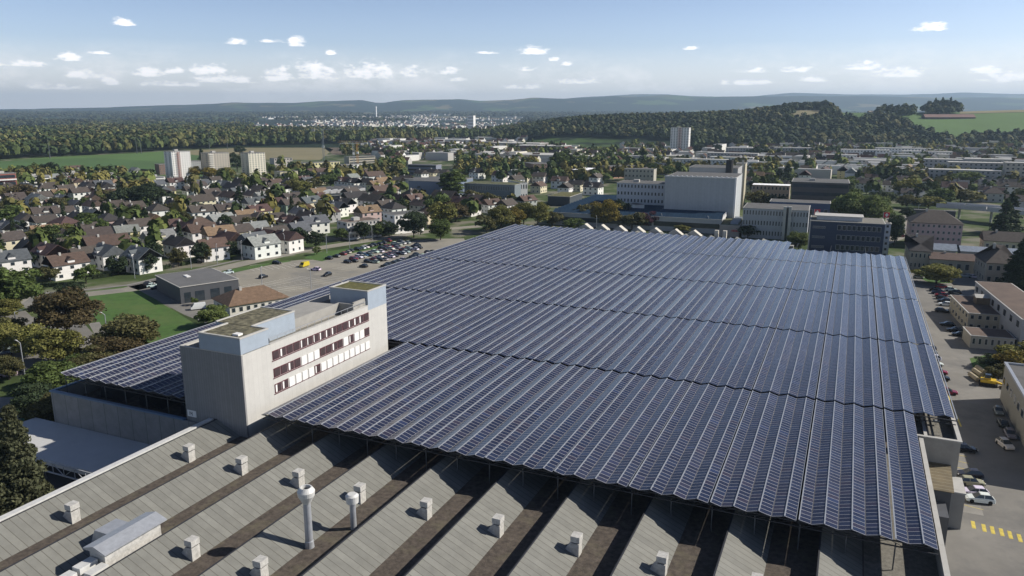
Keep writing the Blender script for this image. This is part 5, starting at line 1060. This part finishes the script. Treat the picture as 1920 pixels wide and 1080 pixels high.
# ------------------------------------------------------------ far town
def fartown(name,label,pts):
    b=MB();cols=[]
    for x,y,z,w,d,h,a,wc,rc,flat in pts:
        ca,sa=math.cos(a),math.sin(a);T=lambda q:(x+q[0]*ca-q[1]*sa,y+q[0]*sa+q[1]*ca,z+q[2])
        v=[T(q) for q in[(0,0,0),(w,0,0),(w,d,0),(0,d,0),(0,0,h),(w,0,h),(w,d,h),(0,d,h)]];n0=len(b.f);b.add(v,[(0,1,5,4),(1,2,6,5),(2,3,7,6),(3,0,4,7)]);cols+=[wc]*4
        if flat: b.add(v[4:],[(0,1,2,3)]);cols.append((.3,.3,.3))
        else:
            q=[T((0,d/2,h*1.6)),T((w,d/2,h*1.6))];b.add([v[4],v[5],q[1],q[0]],[(0,1,2,3)]);b.add([v[6],v[7],q[0],q[1]],[(0,1,2,3)]);b.add([v[5],v[6],q[1]],[(0,1,2)]);b.add([v[7],v[4],q[0]],[(0,1,2)]);cols+=[rc,rc,wc,wc]
    me=b.mesh(name,['townwall']);ca_=me.color_attributes.new('Col','FLOAT_COLOR','CORNER');arr=[]
    for p,c in zip(me.polygons,cols): arr+=[(*c,1)]*p.loop_total
    ca_.data.foreach_set('color',np.array(arr,np.float32).ravel());tag(link(me,name),label,'town',kind='stuff')
pts=[]
for _ in range(2600):
    X=random.gauss(720,170);y=random.uniform(213.5,262);Y=H*1467.6/(y-208)
    if Y>7500: Y=random.uniform(4500,7500)
    if not(430<X<1250): continue
    if Y<2000: continue
    x=(X-960)/1467.6*Y
    if nn(x,Y,300,12)<.3: continue
    w=random.uniform(9,18) if random.random()<.85 else random.uniform(30,70);flat=random.random()<.3 or w>25
    pts.append((x,Y,gz(x,Y),w,random.uniform(8,12) if w<20 else 20,random.uniform(5,9),random.choice([-.4,1.17])+random.uniform(-.2,.2),random.choice([(.7,.69,.66),(.6,.57,.5),(.5,.48,.45)]),random.choice([BR,RB,RD,(.16,.08,.06)]),flat))
for _ in range(4200):
    X=random.uniform(690,2000);y=random.uniform(262,312);Y=H*1467.6/(y-210);x=(X-960)/1467.6*Y
    if Y>1400 and X>985 or (X<1000 and Y>1650): continue
    p=(X,y)
    if any(inpoly(X,y,B) for B in BLK) or not freepos(x,Y,6) or nn(x,Y,90,14)<.25: continue
    w=random.uniform(9,16) if random.random()<.8 else random.uniform(25,45);OCC.append((x,Y,w*.6))
    pts.append((x,Y,gz(x,Y),w,random.uniform(9,13) if w<20 else 14,random.uniform(5,8) if w<20 else random.uniform(6,12),random.choice([-.4,1.17])+random.uniform(-.15,.15),random.choice([(.68,.67,.64),(.58,.55,.46),(.45,.44,.42)]),random.choice([BR,RB,DK,RD]),w>22 or random.random()<.2))
for _ in range(800):
    X=random.uniform(1400,2000);y=random.uniform(268,335);Y=H*1467.6/(y-210)
    if Y>1450: continue
    x=(X-960)/1467.6*Y
    if any(inpoly(X,y,B) for B in BLK) or not freepos(x,Y,7): continue
    f=random.random()<.6;w=random.uniform(22,48) if f else 12;OCC.append((x,Y,w*.5));pts.append((x,Y,gz(x,Y),w,12,random.uniform(8,13) if f else 6.5,random.choice([-.42,-.42,1.15])+random.uniform(-.1,.1),random.choice([(.75,.74,.71),(.72,.70,.66),(.5,.47,.42)]),random.choice([BR,DK]),f))
fartown('distant_town','far town of small white and red roofed houses',pts)
print('town',len(pts))
# fill trees between houses (individuals), then the rest as one mass
def treecands(d,seed):
    r=random.Random(seed);out=[]
    for gx in np.arange(-900,1050,d):
        for gy in np.arange(330,1400,d):
            x=gx+r.uniform(-d/2,d/2);y=gy+r.uniform(-d/2,d/2);p=pr((x,y,0))
            if not(-60<p[0]<1990): continue
            if p[1]<278 or p[1]>520: continue
            out.append((x,y,p))
    r.shuffle(out);return out
TREG=[q for q,_ in REG]+[[(700,272),(1240,268),(1240,300),(700,300)],[(1400,275),(1990,275),(1990,300),(1400,300)]]
nt=0;left=[]
for x,y,p in treecands(13.,5):
    if not any(inpoly(p[0],p[1],R) for R in TREG) or any(inpoly(p[0],p[1],B) for B in BLK): continue
    if not freepos(x,y,2.2): continue
    left.append((x,y,p))
left.sort(key=lambda c:c[1])
for x,y,p in left:
    if random.random()<.3: continue
    if nt<135 and y<760:
        tree(p[0],p[1],random.uniform(5,11),random.uniform(3,5),random.choice(['green','dark green','dark green','olive','yellow green','green']),'f' if p[1]<380 else 'm',xy=(x,y)) if random.random()<.8 else tree(p[0],p[1],random.uniform(9,15),random.uniform(2.6,3.6),'dark green','cm',xy=(x,y));nt+=1
# ------------------------------------------------------------ masses of trees
def icos():
    b=bmesh.new();bmesh.ops.create_icosphere(b,subdivisions=2,radius=1);v=np.array([w.co for w in b.verts]);f=np.array([[w.index for w in q.verts] for q in b.faces]);b.free();return v,f
IV,IF=icos()
def mass(name,label,pts,cols,mixn=5,lowpoly=False):
    """pts: x,y,z,r,h ; each tree is a ragged lumpy crown built from torn facets"""
    pts=np.array(pts);n=len(pts);r=np.random.default_rng(len(pts))
    protos=[]
    for i in range(6):
        q=np.random.default_rng(i+90);k=44 if not lowpoly else 26
        d=q.normal(size=(k,3));d/=np.linalg.norm(d,axis=1)[:,None];d[:,2]=np.abs(d[:,2])*1.0-.25*(q.random(k)<.4)
        rr=q.uniform(.62,1.05,k)*(1+.18*np.sin(3*np.arctan2(d[:,1],d[:,0])+i));c=d*rr[:,None]
        if i>=5: c[:,:2]*=(1-np.clip(c[:,2],-.2,.95)*.75)[:,None]*.75;c[:,2]*=1.25
        t=np.cross(d,q.normal(size=(k,3)));t/=np.linalg.norm(t,axis=1)[:,None];b2=np.cross(d,t)+d*q.uniform(-.5,.5,(k,1));s=q.uniform(.26,.42,k)[:,None]
        if lowpoly:s=s*1.25
        vv=np.stack([c-t*s,c-b2*s,c+t*s,c+b2*s],1).reshape(-1,3);protos.append(vv)
    K=protos[0].shape[0];sel=r.integers(0,6,n);allv=np.zeros((n,K,3))
    for i in range(6):
        m=sel==i
        if m.any():
            a=r.uniform(0,2*PI,m.sum());ca,sa=np.cos(a),np.sin(a);P=protos[i];x=P[None,:,0]*ca[:,None]-P[None,:,1]*sa[:,None];y=P[None,:,0]*sa[:,None]+P[None,:,1]*ca[:,None]
            q=pts[m];allv[m,:,0]=x*q[:,3:4]+q[:,0:1];allv[m,:,1]=y*q[:,3:4]+q[:,1:2];allv[m,:,2]=(P[None,:,2]*.55+.5)*q[:,4:5]+q[:,2:3]
    V_=allv.reshape(-1,3);nf=len(V_)//4
    me=bpy.data.meshes.new(name);me.vertices.add(len(V_));me.vertices.foreach_set('co',V_.astype(np.float32).ravel());me.loops.add(nf*4);me.loops.foreach_set('vertex_index',np.arange(nf*4,dtype=np.int32))
    me.polygons.add(nf);me.polygons.foreach_set('loop_start',np.arange(0,nf*4,4,dtype=np.int32));me.update(calc_edges=True)
    cols=np.array(cols);ci=r.integers(0,len(cols),n);ci=np.where(r.random(n)<.6,(vnoise(pts[:,0]/110,pts[:,1]/110,21)*len(cols)*.999).astype(int),ci);cc=cols[ci]*np.array([1.25,1.1,1.25])*r.uniform(.82,1.2,(n,1))*(.95+.4*vnoise(pts[:,0]/45,pts[:,1]/45,22))[:,None];cf=np.repeat(cc,K,0).reshape(-1,3)*np.repeat(r.uniform(.86,1.14,nf),4)[:,None]
    ca_=me.color_attributes.new('Col','FLOAT_COLOR','POINT');ca_.data.foreach_set('color',np.concatenate([cf,np.ones((len(cf),1))],1).astype(np.float32).ravel())
    me.materials.append(MT['massleaf']);o=link(me,name);tag(o,label,'woodland',kind='stuff');return o
pts=[]
for x,y,p in left[0:]:
    if (y>=700 or random.random()<.25) and not (p[1]<335 and p[0]<325) and not (300<p[0]<520 and p[1]<340):
        h=random.uniform(7,15);pts.append((x,y,gz(x,y) if y>1250 else 0,random.uniform(4,7),h))
for x,y,p in treecands(15.,9):
    if y<650: continue
    if any(inpoly(p[0],p[1],B) for B in BLK[:1]+BLK[2:]) or not freepos(x,y,4): continue
    if vnoise(np.array([x/60]),np.array([y/60]),8)[0]<(.52 if p[0]<700 else .64): continue
    if p[1]<335 and p[0]<325: continue
    if p[1]<312 and p[0]<640: continue
    if 300<p[0]<520 and p[1]<345: continue
    pts.append((x,y,gz(x,y) if y>1250 else 0,random.uniform(4.5,7),random.uniform(8,14)))
mass('town_greenery','mixed garden and street trees filling the farther town',pts,[(0.056,0.085,0.022),(0.080,0.109,0.027),(0.040,0.065,0.020),(0.120,0.124,0.034),(0.080,0.085,0.027)])
print('town mass',len(pts),'named',len(PEND))
FY=([-400,0,150,300,450,600,700,800,960],[303,298,290,282,274,269,268,264,258])
pts=[];pts2=[];pts3=[]
r=random.Random(3)
def addforest(d,Y0,Y1,cond,out,rr,hh):
    Y=Y0
    while Y<Y1:
        dd=d*(1 if Y<2500 else 1.4 if Y<4000 else 2.2)
        x=-Y*.74
        while x<Y*.74:
            xx=x+r.uniform(-dd/2,dd/2);yy=Y+r.uniform(-dd/2,dd/2);X=960+1467.6*xx/yy
            if cond(X,xx,yy): 
                k=(1 if Y<2500 else 1.25 if Y<4000 else 1.7);out.append((xx,yy,gz(xx,yy),r.uniform(*rr)*k,r.uniform(*hh)))
            x+=dd
        Y+=dd
nn=lambda x,y,s,sd:float(vnoise(np.array([x/s]),np.array([y/s]),sd)[0])
def c1(X,x,y):
    if X>985 or X<-120: return False
    yf=H*1467.6/(np.interp(X,*FY)-210)
    if y<yf: return False
    if y<yf+170: return True
    return nn(x,y,420,4)>.5 and not(X>470 and y>2300)
addforest(12.5,950,3400,c1,pts,(6.5,10),(15,24))
mass('woodland','dark mixed woodland belt behind the fields on the left',pts,[(0.048,0.074,0.022),(0.067,0.093,0.027),(0.032,0.053,0.019),(0.096,0.109,0.034),(0.080,0.085,0.030)])
def c2(X,x,y):
    if X<930: return False
    if X>2000: return False
    yb=1400 if X>1300 else 1480+max(0,(1300-X))*.4
    if y<yb: return False
    if X<1560: 
        if 1485<X<1540 and 1640<y<1850: return False
        if X>1350 and nn(x,y,130,31)>.78: return False
        return y<2450
    # right hand hill: wood on the foot, meadow above
    if 1575<X<1645 and y>1660: return False
    lim=np.interp(X,[1560,1600,1680,1700,1720,1760,1790,1850,1990],[1780,1700,1690,1600,1560,1500,1440,1480,1500])
    return y<lim or (y>1740 and 1730<X<1800 and y<1900) or (1640<X<1715 and 1700<y<1830 and nn(x,y,60,2)>.35)
addforest(14,1390,2600,c2,pts2,(7,11),(13,20))
mass('hill_woodland','dense dark wood covering the long hill on the right',pts2,[(0.038,0.056,0.020),(0.051,0.070,0.024),(0.027,0.043,0.018),(0.072,0.081,0.030)])
def c3(X,x,y):
    if X<-150 or X>2000: return False
    t=nn(x,y,700,6)+.35*nn(x,y,230,7)
    if 480<X<980 and y<6200: return t>.95
    return t>.62
addforest(26,3400,9000,c3,pts3,(10,15),(18,26))
mass('distant_woodland','far dark woods across the plain',pts3,[(0.032,0.050,0.022),(0.043,0.059,0.024),(0.054,0.065,0.027)],lowpoly=True)
print('forest',len(pts),len(pts2),len(pts3))
# crest clump and single trees on hill
for x,Y,h,rr,k in [(1745,1800,30,14,'m'),(1758,1810,32,15,'m'),(1772,1815,32,15,'m'),(1786,1800,30,14,'m'),(1765,1840,36,9,'cm'),(1752,1845,35,9,'cm'),(1780,1845,36,9,'cm'),(1668,1750,24,7,'cm'),(1505,1830,18,6,'cm'),(1530,1830,22,12,'m'),(1545,1820,24,12,'m')]:
    X=(x-960)/1467.6*Y;p=pr((X,Y,gz(X,Y)));tree(p[0],p[1],h,rr,'dark green',k,xy=(X,Y))
# fields on the hill follow the terrain
def drape(name,Xs,Ys,m,off=.35):
    nx,ny=26,14;vs=[];fs=[]
    for j in range(ny+1):
        Y=Ys[0]+(Ys[1]-Ys[0])*j/ny
        for i in range(nx+1):
            X=Xs[0]+(Xs[1]-Xs[0])*i/nx;x=(X-960)/1467.6*Y;vs.append((x,Y,gz(x,Y)+off))
    for j in range(ny):
        for i in range(nx): a=j*(nx+1)+i;fs.append((a,a+1,a+nx+2,a+nx+1))
    tag(link(MB().add(vs,fs).mesh(name,[m]),name),kind='structure')
drape('hill_meadow',(1690,2050),(1430,1755),'field_g',.5);drape('hill_field',(1800,2050),(1760,1870),'field_t',.6);drape('hill_meadow',(1570,1800),(1700,1870),'field_g2',.4);drape('hill_meadow',(1485,1540),(1640,1850),'field_t',.5)
resolve_labels()
print('objects',len(bpy.data.objects))
